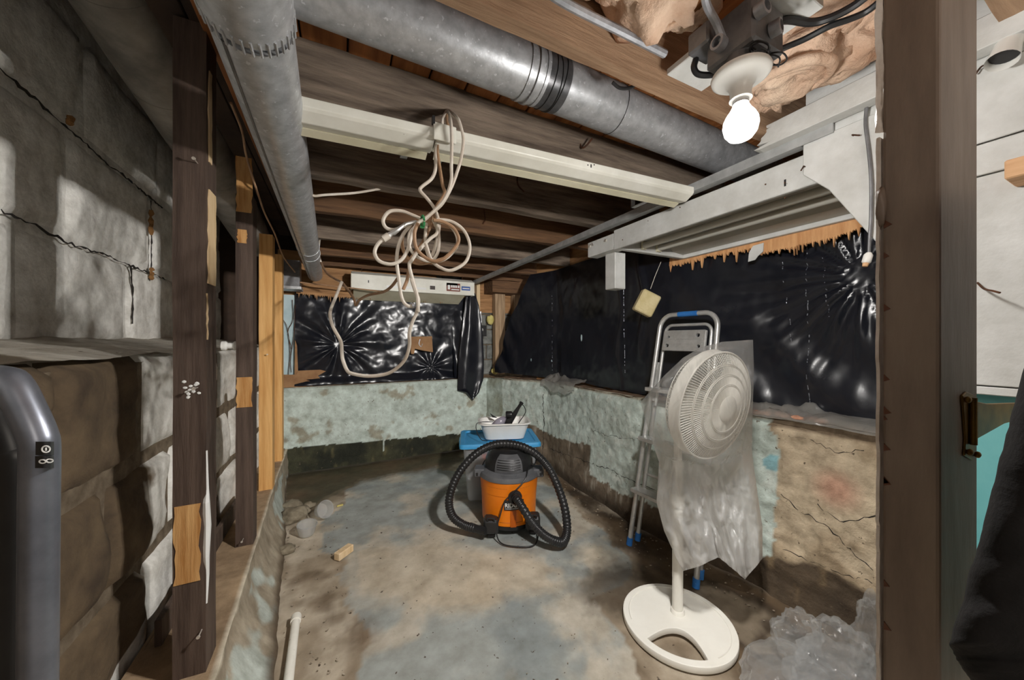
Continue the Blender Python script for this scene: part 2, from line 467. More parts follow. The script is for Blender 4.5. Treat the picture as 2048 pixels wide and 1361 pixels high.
M['film_clear'] = film('clear_plastic_film', (0.86, 0.88, 0.89, 1), clear=0.88, gloss=0.16, bump=0.35, bs=16, rough=0.16)
M['film_bin'] = film('cloudy_bin_plastic', (0.78, 0.80, 0.84, 1), clear=0.55, gloss=0.1, bump=0.02, bs=3, rough=0.2)
M['film_cup'] = film('clear_cup_plastic', (0.86, 0.87, 0.87, 1), clear=0.62, gloss=0.2, bump=0.02, bs=3, rough=0.1)
M['film_dusty'] = film('dusty_plastic_film', (0.62, 0.60, 0.56, 1), clear=0.45, gloss=0.12, bump=0.6, bs=9)
M['lilac'] = film('lilac_tank_plastic', (0.72, 0.68, 0.82, 1), clear=0.3, gloss=0.2, bump=0.02, bs=3, rough=0.1)

# ------------------------------------------------------------------ the setting: floor
GB = rgb(154, 159, 157); TAN = rgb(154, 141, 123); PALE = rgb(190, 180, 164); DIRT = rgb(96, 80, 62); WET_SHADE = rgb(58, 48, 38); GREEN = rgb(66, 68, 52)
def fpoly(px): return [tuple(PZ(x, y, 0)[:2]) for x, y in px]
PAINT = fpoly([(700, 1600), (722, 1361), (738, 1295), (716, 1235), (694, 1190), (684, 1140), (694, 1108), (642, 1102), (645, 1055), (690, 1000), (700, 968), (760, 948),
               (860, 930), (930, 950), (980, 1000), (1090, 960), (1150, 1020), (1230, 1085), (1260, 1150), (1180, 1200), (1240, 1280), (1290, 1361), (1330, 1600)])
WORN = fpoly([(860, 1070), (960, 1095), (1110, 1110), (1180, 1085), (1230, 1110), (1190, 1170), (1060, 1200), (930, 1180), (800, 1150), (790, 1100)])
WORN2 = fpoly([(690, 1100), (900, 1080), (1000, 1130), (1010, 1210), (850, 1240), (700, 1190)])
SHADEP = fpoly([(1170, 1130), (1240, 1120), (1330, 1180), (1300, 1240), (1220, 1235), (1150, 1210)])  # shadow beside the fan, painted into the floor colour
RBASE = fpoly([(1060, 925), (1100, 960), (1180, 1030), (1250, 1100), (1300, 1190), (1400, 1260), (1480, 1361), (1500, 1600), (2400, 1500), (1700, 1230), (1560, 1190), (1270, 1050), (1095, 935)])
DARKL = fpoly([(690, 1240), (720, 1232), (745, 1290), (720, 1310), (690, 1300)])
BACKG = fpoly([(560, 940), (930, 895), (930, 925), (820, 945), (720, 962), (640, 1010), (560, 1060)])
def soft(x, y, poly, r_):
    s = sum(inpoly(x + r_ * math.cos(k * 1.2566), y + r_ * math.sin(k * 1.2566), poly) for k in range(5)) + inpoly(x, y, poly)
    return s / 6
def floor_col(p):
    j = 0.05 * nz((p.x, p.y, 3), 5, 5); k = 0.05 * nz((p.x, p.y, 9), 5, 5)
    x, y = p.x + j, p.y + k
    n = 0.5 + 0.5 * nz((p.x, p.y, 1), 3.4, 5)
    c = mix(TAN, PALE, sstep(0.42, 0.75, n))
    c = mix(c, DIRT, 0.75 * sstep(0.5, 0.85, 0.5 + 0.5 * nz((p.x, p.y, 17), 4.4, 5)))
    if inpoly(x, y, PAINT):
        c = mix(GB, rgb(134, 141, 142), sstep(0.5, 0.8, 0.5 + 0.5 * nz((p.x, p.y, 31), 2.4, 4)))
        c = mix(c, PALE, 0.7 * sstep(0.5, 0.72, 0.5 + 0.5 * nz((p.x, p.y, 41), 3.2, 5)))
    t = max(soft(x, y, WORN, .07), soft(x, y, WORN2, .07))
    if t: c = mix(c, mix(PALE, rgb(196, 182, 160), n), 0.8 * t * sstep(0.3, 0.6, n + 0.15))
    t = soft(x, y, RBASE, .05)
    if t: c = mix(c, mix(mix(DIRT, WET_SHADE, sstep(0.35, 0.7, n)), TAN, 0.5 * sstep(0.62, 0.8, n)), t)
    c = mix(c, WET_SHADE, 0.9 * soft(x, y, SHADEP, .05) * (0.75 + 0.25 * n))
    c = mix(c, rgb(84, 62, 42), 0.75 * soft(x, y, DARKL, .05))
    c = mix(c, mix(GREEN, DIRT, n), soft(x, y, BACKG, .06))
    if x < -0.5: c = mix(DIRT, WET_SHADE, n)
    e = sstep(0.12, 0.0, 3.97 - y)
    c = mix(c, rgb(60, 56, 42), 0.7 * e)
    return c
m = MB()
def ff(u, v):
    x, y = -1.15 + u * 3.4, -1.3 + v * 5.35
    return V((x, y, 0.008 * nz((x, y, 0), 1.7, 3) - 0.004))
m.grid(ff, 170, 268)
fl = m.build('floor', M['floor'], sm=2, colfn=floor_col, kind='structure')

# ------------------------------------------------------------------ back wall: low painted concrete with a sill, plywood above
MINT = rgb(198, 210, 205); MINT2 = rgb(180, 193, 187); BARE = rgb(150, 134, 112); BROWN = rgb(84, 68, 52)
wb = bpy.data.objects.new('wall_back', None); COL.objects.link(wb); WL['wall_back'] = V((0, 0, 0)); wb['kind'] = 'structure'
def back_col(p):
    n = 0.5 + 0.5 * nz((p.x, p.z, 5), 4, 5)
    band = 0.255 - 0.035 * (p.x + 0.45) + 0.012 * nz((p.x, 0, 2), 9, 3)
    dr = nz((p.x, 0, 8), 42, 2)
    if dr > 0.42: band -= 0.05 * (dr - 0.42) * 4 * (0.5 + 0.5 * nz((p.x, 1, 8), 4, 2))
    if abs(p.x - 0.42) < 0.008: band -= 0.12
    if p.z < band:
        c = mix(rgb(62, 62, 44), rgb(36, 38, 28), sstep(0.35, 0.7, n))
        return mix(c, rgb(96, 90, 62), 0.6 * sstep(0.6, 0.8, 0.5 + 0.5 * nz((p.x * 2, p.z * 0.6, 15), 7, 4)))
    c = mix(MINT, MINT2, n)
    c = mix(c, rgb(140, 130, 108), 0.75 * sstep(0.64, 0.8, 0.5 + 0.5 * nz((p.x, p.z, 25), 5.5, 5)))
    if p.z > 0.82: c = mix(c, BROWN, 0.6 * n)
    return c
m = MB()
m.grid(lambda u, v: V((-1.0 + u * 2.66, 3.97 + 0.02 * nz((u * 2.6, v * .8, 1), 3, 3) + 0.03 * (1 - v) ** 4, v * 0.84)), 230, 76)
m.build('concrete_base', M['concrete_attr'], wb, sm=2, colfn=back_col)
m = MB()
m.grid(lambda u, v: V((-1.0 + u * 2.75, 3.962 + v * 0.36, 0.838 + 0.012 * nz((u * 2.6, v, 7), 8, 3))), 110, 5)
m.build('sill_top', M['stud_grey'], wb, sm=2)
m = MB().box((-0.54, 4.10, 0.82), (-0.40, 4.13, 1.75))
m.build('pale_panel', M['pale_blue'], wb)
MB().box((-1.3, 4.145, 0.6), (0.9, 4.2, 2.9)).build('dark_backing', M['dark'], wb)
MB().box((0.8, 4.38, 0.6), (2.6, 4.42, 2.4)).build('dark_backing', M['dark'], wb)
m = MB().box((-0.55, 4.125, 0.82), (1.03, 4.14, 2.2))
m.build('plywood_sheet', M['plywood'], wb)
# the block wall behind the open corner
m = MB().box((0.9, 4.345, 0.8), (2.3, 4.38, 2.3))
m.build('mortar_bed', M['mortar'], wb)
for r in range(7):
    for c_ in range(4):
        x0 = 0.95 + c_ * 0.40 + (0.2 if r % 2 else 0) - 0.2; z0 = 0.84 + r * 0.2
        MB().box((x0 + .006, 4.32, z0 + .006), (x0 + .392, 4.36, z0 + .192)).build('block', M['cblock'], wb, bevel=0.008)
m = MB().box((1.40, 4.29, 1.66), (2.3, 4.31, 2.27))
m.build('plywood_patch', M['plywood'], wb)
m = MB().box((1.7, 4.0, 1.9), (2.4, 4.3, 2.27)); m.build('header', M['joist_dark'], wb)

# ------------------------------------------------------------------ right wall: battered concrete with flaking mint paint
RW = [(1.60, 3.99, .84), (1.66, 3.82, .85), (1.915, 3.07, .875), (1.895, 2.4, .885), (1.87, 1.83, .898), (1.94, 1.4, .90), (2.0, 1.1, .90), (2.02, .8, .905), (2.0, .3, .91), (2.0, -.5, .91)]
def rw(Y):
    for a, b in zip(RW, RW[1:]):
        if b[1] <= Y <= a[1]:
            t = (a[1] - Y) / (a[1] - b[1])
            return a[0] + (b[0] - a[0]) * t, a[2] + (b[2] - a[2]) * t
    return (RW[0][0], RW[0][2]) if Y > RW[0][1] else (RW[-1][0], RW[-1][2])
def RWP(x, y):
    d = ray(x, y)
    for i in range(420):                      # march along the sight line to the wall
        p = CAMP + d * (i * 1.8e-5)
        if p.x >= rw(p.y)[0]:
            return p
    return p
MINTP = [(p.y, p.z) for p in [RWP(*q) for q in [(1040, 838), (1070, 852), (1100, 870), (1150, 886), (1180, 893), (1183, 952), (1240, 985), (1300, 1008), (1360, 1040), (1450, 1085), (1520, 1116), (1546, 1106), (1553, 1040), (1556, 950), (1555, 880), (1540, 850)]]]
MINTP = [(4.3, 0.28)] + MINTP + [(MINTP[-1][0], 1.0), (4.3, 1.0)]
REDP = RWP(1672, 980); BLUEP = RWP(1543, 928)
DK = [(p.y, p.z) for p in [RWP(*q) for q in [(1500, 1095), (1560, 1112), (1640, 1130), (1700, 1160), (1762, 1190)]]]
def dkline(Y):
    for a, b in zip(DK, DK[1:]):
        if b[0] <= Y <= a[0]:
            return a[1] + (b[1] - a[1]) * (a[0] - Y) / (a[0] - b[0])
    return DK[0][1] if Y > DK[0][0] else DK[-1][1]
def spall(Y, z):          # broken face of the bare concrete near the doorway
    return sstep(0.46, 0.60, 0.5 + 0.5 * nz((Y, z, 51), 2.6, 5)) * sstep(1.35, 1.1, Y)
def right_col(p):
    n = 0.5 + 0.5 * nz((p.y, p.z, 5), 5, 5)
    j = 0.022 * nz((p.y, p.z, 3), 11, 4); k = 0.022 * nz((p.y, p.z, 9), 11, 4)
    st = 0.5 + 0.5 * nz((p.y * 5, p.z * 0.8, 12), 5, 4)
    if p.y > 3.72:
        c = mix(MINT2, rgb(128, 128, 108), n)
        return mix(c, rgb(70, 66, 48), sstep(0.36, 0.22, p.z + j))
    if inpoly(p.y + j, p.z + k, MINTP):
        c = mix(MINT, MINT2, n)
        c = mix(c, rgb(214, 220, 214), 0.5 * sstep(0.55, 0.75, 0.5 + 0.5 * nz((p.y, p.z, 77), 14, 4)))
        if p.z > rw(p.y)[1] - 0.02: c = mix(c, BARE, 0.7)
        if (V((0, p.y, p.z)) - V((0, BLUEP.y, BLUEP.z))).length < 0.035 + j: c = mix(c, rgb(120, 176, 190), 0.8)
        return c
    if p.y > 1.35:
        c = mix(rgb(132, 118, 102), rgb(92, 80, 66), n)
        c = mix(c, rgb(176, 170, 158), 0.6 * sstep(0.62, 0.8, st))
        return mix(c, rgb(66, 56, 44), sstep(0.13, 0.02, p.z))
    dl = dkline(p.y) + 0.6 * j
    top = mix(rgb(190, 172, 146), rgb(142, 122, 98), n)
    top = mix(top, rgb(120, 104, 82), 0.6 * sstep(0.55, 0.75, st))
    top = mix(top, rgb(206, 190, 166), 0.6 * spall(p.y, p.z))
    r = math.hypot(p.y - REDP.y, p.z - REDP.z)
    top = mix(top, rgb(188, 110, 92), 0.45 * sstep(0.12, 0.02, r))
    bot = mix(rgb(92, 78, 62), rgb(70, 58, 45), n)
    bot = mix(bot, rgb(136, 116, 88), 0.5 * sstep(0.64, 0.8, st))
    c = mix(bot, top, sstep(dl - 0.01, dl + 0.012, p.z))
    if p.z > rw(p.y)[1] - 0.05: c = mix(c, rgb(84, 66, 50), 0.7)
    return c
wr = bpy.data.objects.new('wall_right', None); COL.objects.link(wr); WL['wall_right'] = V((0, 0, 0)); wr['kind'] = 'structure'
def fr(u, v):
    Y = 3.99 - u * 4.4
    x, zt = rw(Y)
    z = v * zt
    off = 0.018 * nz((Y, z, 2), 2.2, 4) + 0.014 * spall(Y, z) + 0.05 * (v > 0.93) * (v - 0.93) / 0.07 * 0.5 - 0.03 * (1 - v) ** 5
    off += 0.006 * nz((Y, z, 6), 16, 3) * (1 if Y > 1.3 else 1.8)
    return V((x + off, Y, z))
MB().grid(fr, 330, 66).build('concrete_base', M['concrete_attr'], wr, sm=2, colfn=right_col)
def ledge_col(p):
    n = 0.5 + 0.5 * nz((p.x, p.y, 5), 7, 4)
    return mix(rgb(96, 78, 62), mix(rgb(150, 116, 92), rgb(120, 100, 80), n), n)
MB().grid(lambda u, v: V((rw(3.99 - u * 4.4)[0] + 0.01 + v * 0.34, 3.99 - u * 4.4, rw(3.99 - u * 4.4)[1] - 0.004 + 0.014 * nz((u * 4.4, v, 3), 9, 3))), 200, 6).build('ledge_top', M['concrete_attr'], wr, sm=2, colfn=ledge_col)
# framing wall that carries the black sheet
UW = [(1.74, 4.12), (2.05, 3.07), (2.03, 1.83), (2.14, 1.1), (2.14, -0.5)]
def uw(s):
    # s in metres from the corner; returns x, y, inward normal
    for a, b in zip(UW, UW[1:]):
        L = math.hypot(b[0] - a[0], b[1] - a[1])
        if s <= L or b is UW[-1]:
            t = s / L
            dx, dy = (b[0] - a[0]) / L, (b[1] - a[1]) / L
            return a[0] + (b[0] - a[0]) * t, a[1] + (b[1] - a[1]) * t, dy, -dx
        s -= L
m = MB()
m.grid(lambda u, v: V((uw(0.75 + u * 4.0)[0] + 0.03, uw(0.75 + u * 4.0)[1], 0.86 + v * 1.5)), 30, 2)
m.build('plywood_sheet', M['plywood'], wr)

# ------------------------------------------------------------------ left wall: a stepped wall of big blocks
wl = bpy.data.objects.new('wall_left', None); COL.objects.link(wl); WL['wall_left'] = V((0, 0, 0)); wl['kind'] = 'structure'
def block(y0, y1, z0, z1, X, dep, tilt=0.0):
    q = MB(); g = 0.009 if X > -0.9 else 0.005
    nu, nv = 16, 11
    def f(u, v):
        y = y0 + g + u * (y1 - y0 - 2 * g); z = z0 + g + v * (z1 - z0 - 2 * g)
        ed = min(min(u, 1 - u) * (y1 - y0), min(v, 1 - v) * (z1 - z0))
        bul = 0.018 * sstep(0, 0.05, ed) if X > -0.9 else 0.010 * sstep(0, 0.025, ed)
        x = X - (0.022 if X > -0.9 else 0.012) + bul + (0.028 if X > -0.9 else 0.012) * nz((y, z, X * 7), 3.3, 5)
        if ed <= 1e-6: x = X - (0.05 if X > -0.9 else 0.03)
        zz = z + tilt * (y - 1.5) + 0.006 * nz((y, z, 4), 6, 2)
        return V((x, y + 0.006 * nz((z, y, 8), 6, 2), zz))
    q.grid(f, nu, nv)
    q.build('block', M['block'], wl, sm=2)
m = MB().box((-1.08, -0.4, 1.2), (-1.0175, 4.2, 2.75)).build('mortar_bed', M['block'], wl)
m = MB().box((-0.72, -0.4, -0.2), (-0.648, 4.0, 1.22)).build('mortar_bed', M['mortar'], wl)
zs = [1.27, 1.713, 2.173, 2.63]
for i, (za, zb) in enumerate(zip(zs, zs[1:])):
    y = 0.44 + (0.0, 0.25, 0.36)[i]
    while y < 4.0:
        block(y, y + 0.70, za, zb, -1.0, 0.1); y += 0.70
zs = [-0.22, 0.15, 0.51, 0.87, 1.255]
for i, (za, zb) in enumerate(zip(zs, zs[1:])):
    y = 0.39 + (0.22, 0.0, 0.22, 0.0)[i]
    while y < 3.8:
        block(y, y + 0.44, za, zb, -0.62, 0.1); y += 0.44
lc = lambda p: mix(rgb(196, 192, 184), rgb(150, 142, 130), 0.5 + 0.5 * nz((p.x, p.y, 2), 7, 4)) if p.y > 1.25 + 0.1 * nz((p.x, p.y, 6), 5) else rgb(92, 80, 64)
MB().grid(lambda u, v: V((-0.615 - v * 0.40, -0.3 + u * 4.2, 1.25 + 0.06 * v + 0.012 * nz((u * 4, v * 0.4, 2), 4, 4))), 150, 14).build('sloped_ledge', M['concrete_attr'], wl, sm=2, colfn=lc)
# open hairline cracks along the joints of the upper wall
def wcrack(px, r_, seed):
    P = [PX(x, y, -0.993) for x, y in px]; rr = random.Random(seed); pts = []
    for a_, b_ in zip(P, P[1:]):
        n_ = max(3, int((b_ - a_).length / 0.02))
        pts += [a_.lerp(b_, k / n_) + V((0, rr.uniform(-.005, .005), rr.uniform(-.006, .006))) for k in range(n_)]
    MB().tube(pts, [r_ * rr.uniform(.3, 1.6) for _ in pts], 5).build('crack', M['seam'], wl)
wcrack([(0, 138), (60, 188), (105, 230), (160, 276), (215, 330), (240, 345), (327, 418)], .004, 1)
wcrack([(0, 421), (60, 446), (100, 467), (150, 492), (215, 512), (262, 532), (335, 560)], .0035, 2)
wcrack([(262, 532), (266, 600), (264, 658)], .003, 3)
wcrack([(302, 400), (303, 470), (302, 545)], .003, 4)
cr = mat('old_crack_filler', rgb(120, 84, 46), rgb(150, 110, 66), ns=20, rough=0.9)
for (x, y0, y1) in ((302, 420, 470), (303, 536, 560), (140, 232, 250)):
    a = PX(x, y0, -0.985); b = PX(x, y1, -0.985)
    q = MB(); n = 7
    q.tube([a.lerp(b, i / n) + V((0, 0.006 * math.sin(i * 2.1), 0)) for i in range(n + 1)], [0.004 + 0.010 * abs(math.sin(i * 1.3 + .5)) for i in range(n + 1)], 6)
    q.build('joint_stain', cr, wl)

# ------------------------------------------------------------------ curb wall under the studs
CT = [(-0.28, 0.2), (-0.335, 1.1), (-0.35, 1.42), (-0.385, 2.2), (-0.425, 3.0), (-0.452, 3.98)]
b0 = [PZ(x, y, 0) for x, y in ((548, 1361), (561, 1190), (571, 1070), (573, 962))]
CB = [(-0.10, 0.2), (-0.16, 1.1)] + [(p.x, p.y) for p in b0] + [(-0.44, 4.0)]
def pl(P, Y):
    for a, b in zip(P, P[1:]):
        if a[1] <= Y <= b[1]:
            t = (Y - a[1]) / (b[1] - a[1]); return a[0] + (b[0] - a[0]) * t
    return P[-1][0] if Y > P[-1][1] else P[0][0]
def curb_col(p):
    n = 0.5 + 0.5 * nz((p.y, p.z * 2, 5), 5, 5)
    if p.z > 0.238:
        c = mix(rgb(176, 152, 122), rgb(140, 118, 94), n)
        if p.x > pl(CT, p.y) - 0.012: c = rgb(212, 204, 186)
        return c
    c = mix(rgb(176, 166, 148), rgb(148, 136, 118), n)
    c = mix(c, rgb(190, 202, 198), 0.8 * sstep(0.58, 0.66, 0.5 + 0.5 * nz((p.y * 0.7, p.z, 15), 4, 3)) * (1 if p.z < 0.19 else 0))
    return mix(c, rgb(88, 74, 58), sstep(0.05, 0.0, p.z))
def curb_f(u, v):
    Y = 0.2 + u * 3.78
    if v < 0.35:
        t = v / 0.35
        x = -0.60 + (pl(CT, Y) + 0.60) * t; z = 0.252 + 0.006 * nz((x, Y, 3), 6, 3)
    else:
        t = (v - 0.35) / 0.65
        x = pl(CT, Y) + (pl(CB, Y) - pl(CT, Y)) * (t ** 1.8) + 0.010 * nz((Y, t * .3, 1), 6, 4) * (t > 0.02)
        z = 0.25 * (1 - t)
    return V((x, Y, z))
wc = MB().grid(curb_f, 240, 34).build('wall_curb', M['curb'], sm=40, colfn=curb_col, kind='structure')
MB().box((-0.605, 0.2, -0.1), (-0.595, 3.98, 0.252)).build('inner_face', M['curb'], wc, colfn=curb_col)

# ------------------------------------------------------------------ ceiling: boards and joists
ZJ, ZS = H + 0.74, H + 0.977
ce = bpy.data.objects.new('ceiling', None); COL.objects.link(ce); WL['ceiling'] = V((0, 0, 0)); ce['kind'] = 'structure'
MB().box((-1.4, -1.5, 2.78), (-0.38, 4.5, 2.82)).build('backing', M['dark'], ce)
MB().box((-0.42, -1.5, ZS + 0.03), (2.5, 4.5, ZS + 0.05)).build('backing', M['dark'], ce)
MB().box((-0.42, -1.5, ZS + 0.02), (-0.39, 4.5, 2.8)).build('side_board', M['dark'], ce)
x = -0.39; i = 0
while x < 2.2:
    wd = 0.138
    t = random.uniform(-0.004, 0.004)
    MB().box((x + .003, -0.9, ZS + t), (x + wd - .003, 4.25, ZS + 0.022 + t)).build('plank', M['plank'], ce, bevel=0.003)
    x += wd; i += 1
JO = [(0.185, .045, 'joist_tan'), (0.722, .042, 'joist_tan'), (1.31, .05, 'joist'), (1.79, .055, 'joist'), (2.27, .05, 'joist_dark'), (2.87, .05, 'joist'), (3.42, .05, 'joist_dark'), (3.92, .05, 'joist_dark')]
for k, (Y, t, mt) in enumerate(JO):
    q = MB(); zt = 0.004 * random.uniform(-1, 1)
    def jf(u, v, Y=Y, t=t, k=k):
        # a closed loop round the section, along the length
        X = -0.240 + u * 2.295
        a = v * 4
        sc = [(0, 1), (0, 0), (1, 0), (1, 1)]
        i0 = int(a) % 4; f_ = a - int(a)
        A, B = sc[i0], sc[(i0 + 1) % 4]
        yy = A[0] + (B[0] - A[0]) * f_; zz = A[1] + (B[1] - A[1]) * f_
        nn = nz((X, yy * .2 + k, zz * .4), 2.4, 3)
        return V((X, Y + yy * t + 0.006 * nn, ZJ + zt + zz * (ZS - ZJ - zt - 0.001) + (0.007 * nz((X, k, yy * .1), 3, 3) if zz < 0.5 else 0)))
    q.grid(jf, 40, 16)
    q.build('joist', M[mt], ce, sm=30)

MB().box((-0.285, -0.3, ZJ + .02), (-0.243, 4.1, ZS - .002)).build('rim_board', M['dark'], ce, bevel=0.003)
# the painted board wall beyond the door post, with teal concrete below it
wn = bpy.data.objects.new('wall_near', None); COL.objects.link(wn); WL['wall_near'] = V((0, 0, 0)); wn['kind'] = 'structure'
WN = M['white_wood']
def bd(y0, y1, z0, z1): MB().box((1.425, y0, z0), (1.447, y1, z1)).build('board', WN, wn, bevel=0.002)
bd(-0.9, 0.298, 1.165, 1.185); bd(-0.9, 0.298, 1.188, 1.705); bd(-0.9, 0.298, 1.709, 1.785); bd(-0.9, 0.298, 1.789, 1.972)
# the gusset panel that carries the hood: one piece with a slanting lower edge
MB().prism([(1.422, 0.30, 1.165), (1.422, 0.345, 1.165), (1.422, 0.36, 1.42), (1.422, 0.445, 1.575), (1.422, 0.565, 1.788), (1.422, 0.635, 1.865), (1.422, 0.635, 1.972), (1.422, 0.30, 1.972)], (0.022, 0, 0)).build('gusset_panel', WN, wn, bevel=0.002)
MB().box((1.43, -0.9, 1.975), (1.455, 0.63, 2.275)).build('board', WN, wn)
MB().box((1.448, -0.9, 1.17), (1.452, 0.34, 1.974)).build('backing', M['seam'], wn)
MB().box((1.47, -0.08, 0.0), (1.53, 0.30, 1.163)).build('concrete_base', M['teal'], wn)
MB().box((1.47, -0.9, 0.0), (1.53, -0.085, 1.163)).build('concrete_base', M['mortar'], wn)

# cracks and the vertical joint in the right wall
def crack(px, r_, seed):
    P = [RWP(*q) for q in px]
    rr = random.Random(seed); pts = []
    for a_, b_ in zip(P, P[1:]):
        n_ = max(2, int((b_ - a_).length / 0.018))
        for i in range(n_):
            p = a_.lerp(b_, i / n_) + V((0, rr.uniform(-.006, .006), rr.uniform(-.009, .009)))
            # sit on the wall's real surface
            x_, zt_ = rw(p.y); v_ = p.z / zt_
            off = 0.018 * nz((p.y, p.z, 2), 2.2, 4) + 0.014 * spall(p.y, p.z) - 0.03 * (1 - v_) ** 5 + 0.006 * nz((p.y, p.z, 6), 16, 3) * (1 if p.y > 1.3 else 1.8)
            pts.append(V((x_ + off, p.y, p.z)))
    MB().tube(pts, [r_ * rr.uniform(.25, 1.6) for _ in pts], 5).build('crack', M['seam'], wr)
crack([(1088, 790), (1089, 850), (1086, 930)], .0035, 1)
crack([(1100, 897), (1150, 915), (1220, 940), (1300, 975), (1330, 990)], .0022, 2)
crack([(1180, 860), (1215, 872), (1260, 880), (1290, 878)], .0014, 3)
crack([(1562, 985), (1600, 1020), (1640, 1040), (1680, 1075), (1720, 1120), (1762, 1150)], .002, 4)
crack([(1570, 1100), (1640, 1125), (1700, 1150), (1762, 1170)], .0015, 5)
crack([(1640, 1010), (1680, 1045), (1720, 1040), (1762, 1030)], .0016, 6)
crack([(1575, 870), (1620, 880), (1670, 905), (1740, 900)], .0014, 7)

# ------------------------------------------------------------------ studs
def nail(o, x, y, z, d=(0, -1, 0), L=0.035):
    d = V(d)
    p = V((x, y, z))
    MB().tube([p - d * 0.005, p + d * (L - .004)], 0.0018, 6).tube([p + d * (L - .004), p + d * L], 0.005, 8).build('nail', M['nail'], o)
def stud(label, x0, x1, y0, y1, z0, z1, mt, patches=(), splits=()):
    o = thing('wall_stud', label, 'stud', ((x0 + x1) / 2, (y0 + y1) / 2, z0), None)
    q = MB()
    def f(u, v):
        a = u * 4; i = int(a) % 4; t = a - int(a)
        sc = [(x0, y0), (x1, y0), (x1, y1), (x0, y1)]
        A, B = sc[i], sc[(i + 1) % 4]
        z = z0 + v * (z1 - z0)
        n = 0.0018 * nz((A[0] + t, A[1], z), 3, 3)
        return V((A[0] + (B[0] - A[0]) * t + n, A[1] + (B[1] - A[1]) * t + n, z))
    q.grid(f, 8, 30, cu=True)
    n = len(q.v)
    q.add([(x0, y0, z0), (x1, y0, z0), (x1, y1, z0), (x0, y1, z0), (x0, y0, z1), (x1, y0, z1), (x1, y1, z1), (x0, y1, z1)], [(0, 3, 2, 1), (4, 5, 6, 7)])
    q.build('timber', M[mt], o, sm=30)
    for (face, za, zb, fa, fb, pm) in patches:     # where the paint has come off
        r = random.Random(int(za * 1000))
        k = 9
        if face == 'front':
            xa, xb = x0 + (x1 - x0) * fa, x0 + (x1 - x0) * fb
            pts = [(xa + r.uniform(0, .008), y0 - 0.0035, za + (zb - za) * i / k) for i in range(k + 1)] + [(xb - r.uniform(0, .008), y0 - 0.0035, zb - (zb - za) * i / k) for i in range(k + 1)]
            MB().prism(pts, (0, 0.006, 0)).build('bare_patch', M[pm], o, label='bare unpainted wood patch')
        else:
            ya, yb = y0 + (y1 - y0) * fa, y0 + (y1 - y0) * fb
            pts = [(x1 + 0.0035, ya + r.uniform(0, .012), za + (zb - za) * i / k) for i in range(k + 1)] + [(x1 + 0.0035, yb - r.uniform(0, .012), zb - (zb - za) * i / k) for i in range(k + 1)]
            MB().prism(pts, (-0.006, 0, 0)).build('bare_patch', M[pm], o, label='bare unpainted wood patch')
    return o
def zat(x, y, Y): return PY(x, y, Y).z
Y1 = 1.42
s1 = stud('nearest dark brown painted stud with a bare yellow patch near its foot', -0.459, -0.379, Y1, Y1 + 0.10, 0.248, ZS + 0.02, 'stud_dark',
          [('front', zat(380, 1165, Y1), zat(380, 1010, Y1), .0, .86, 'raw'),
           ('side', zat(418, 570, Y1 + .05), zat(418, 385, Y1 + .05), .1, .9, 'raw_pale'), ('side', zat(412, 330, Y1 + .05), zat(412, 150, Y1 + .05), .1, .5, 'raw_pale'),
           ('side', zat(412, 680, Y1 + .05), zat(412, 590, Y1 + .05), .0, .12, 'raw_pale')])
for (x, y) in ((388, 318), (388, 778), (397, 1274)):
    p = PY(x, y, Y1 - .03); nail(s1, p.x, Y1, p.z)
q = MB()
for i in range(14):
    p = PY(388 + random.uniform(-22, 14), 776 + random.uniform(-14, 20), Y1 - .001)
    q.blob((p.x, Y1 - .001, p.z), (.006, .002, .005), .3, 3, 2, i, 1)
q.build('plaster_splash', M['white_print'], s1, label='splash of pale plaster')
e = [PX(411, yy, -0.376) for yy in (905, 985, 1010, 1060, 1120, 1160, 1215)]
MB().tube([V((-0.379, Y1 + .002 + 0.006 * (i % 2), p.z)) for i, p in enumerate(e)], [.003, .005, .009, .011, .008, .006, .003], 6).build('paint_run', M['white_print'], s1, label='white paint run down the corner')
s2 = stud('second dark brown painted stud, behind the nearest one', -0.472, -0.400, 2.2, 2.29, 0.248, ZJ, 'stud_dark',
          [('front', zat(488, 815, 2.2), zat(488, 755, 2.2), 0, 1, 'raw'), ('front', zat(488, 487, 2.2), zat(488, 460, 2.2), .05, .72, 'raw'), ('front', zat(488, 425, 2.2), zat(488, 315, 2.2), 0, 1, 'raw')])
nail(s2, -0.44, 2.2, 0.29)
s3 = stud('wider bare yellow pine stud behind the two brown ones', -0.503, -0.424, 2.95, 3.04, 0.25, ZJ, 'stud_yellow')
nail(s3, -0.45, 2.95, 1.2)
s4 = stud('narrower bare yellow pine stud nearest the back wall', -0.512, -0.448, 3.6, 3.69, 0.25, ZJ, 'stud_yellow')
# top plate and sole plate
o = tag(MB().box((-0.52, 0.2, ZS + 0.03), (-0.43, 4.0, ZS + 0.16)).build('top_plate', M['dark'], bevel=0.003), 'dark timber plate running over the tops of the studs', 'beam')
o = tag(MB().beam((-0.555, 1.6, 0.30), (-0.555, 2.75, 0.30), 0.02, 0.09).build('sole_board', M['stud_dark'], bevel=0.002), 'dark narrow board on edge behind the feet of the studs', 'board')
for (x0, x1, lb) in ((1.555, 1.60, 'thin pale stud in the open back corner beside the black box'), (1.81, 1.95, 'flaking grey stud in the middle of the open back corner'), (2.08, 2.19, 'plain brown stud in the back corner at the edge of the large black sheet')):
    stud(lb, x0, x1, 4.17, 4.26, 0.85, ZS - 0.05, 'stud_grey' if x0 > 1.7 else 'raw_pale')

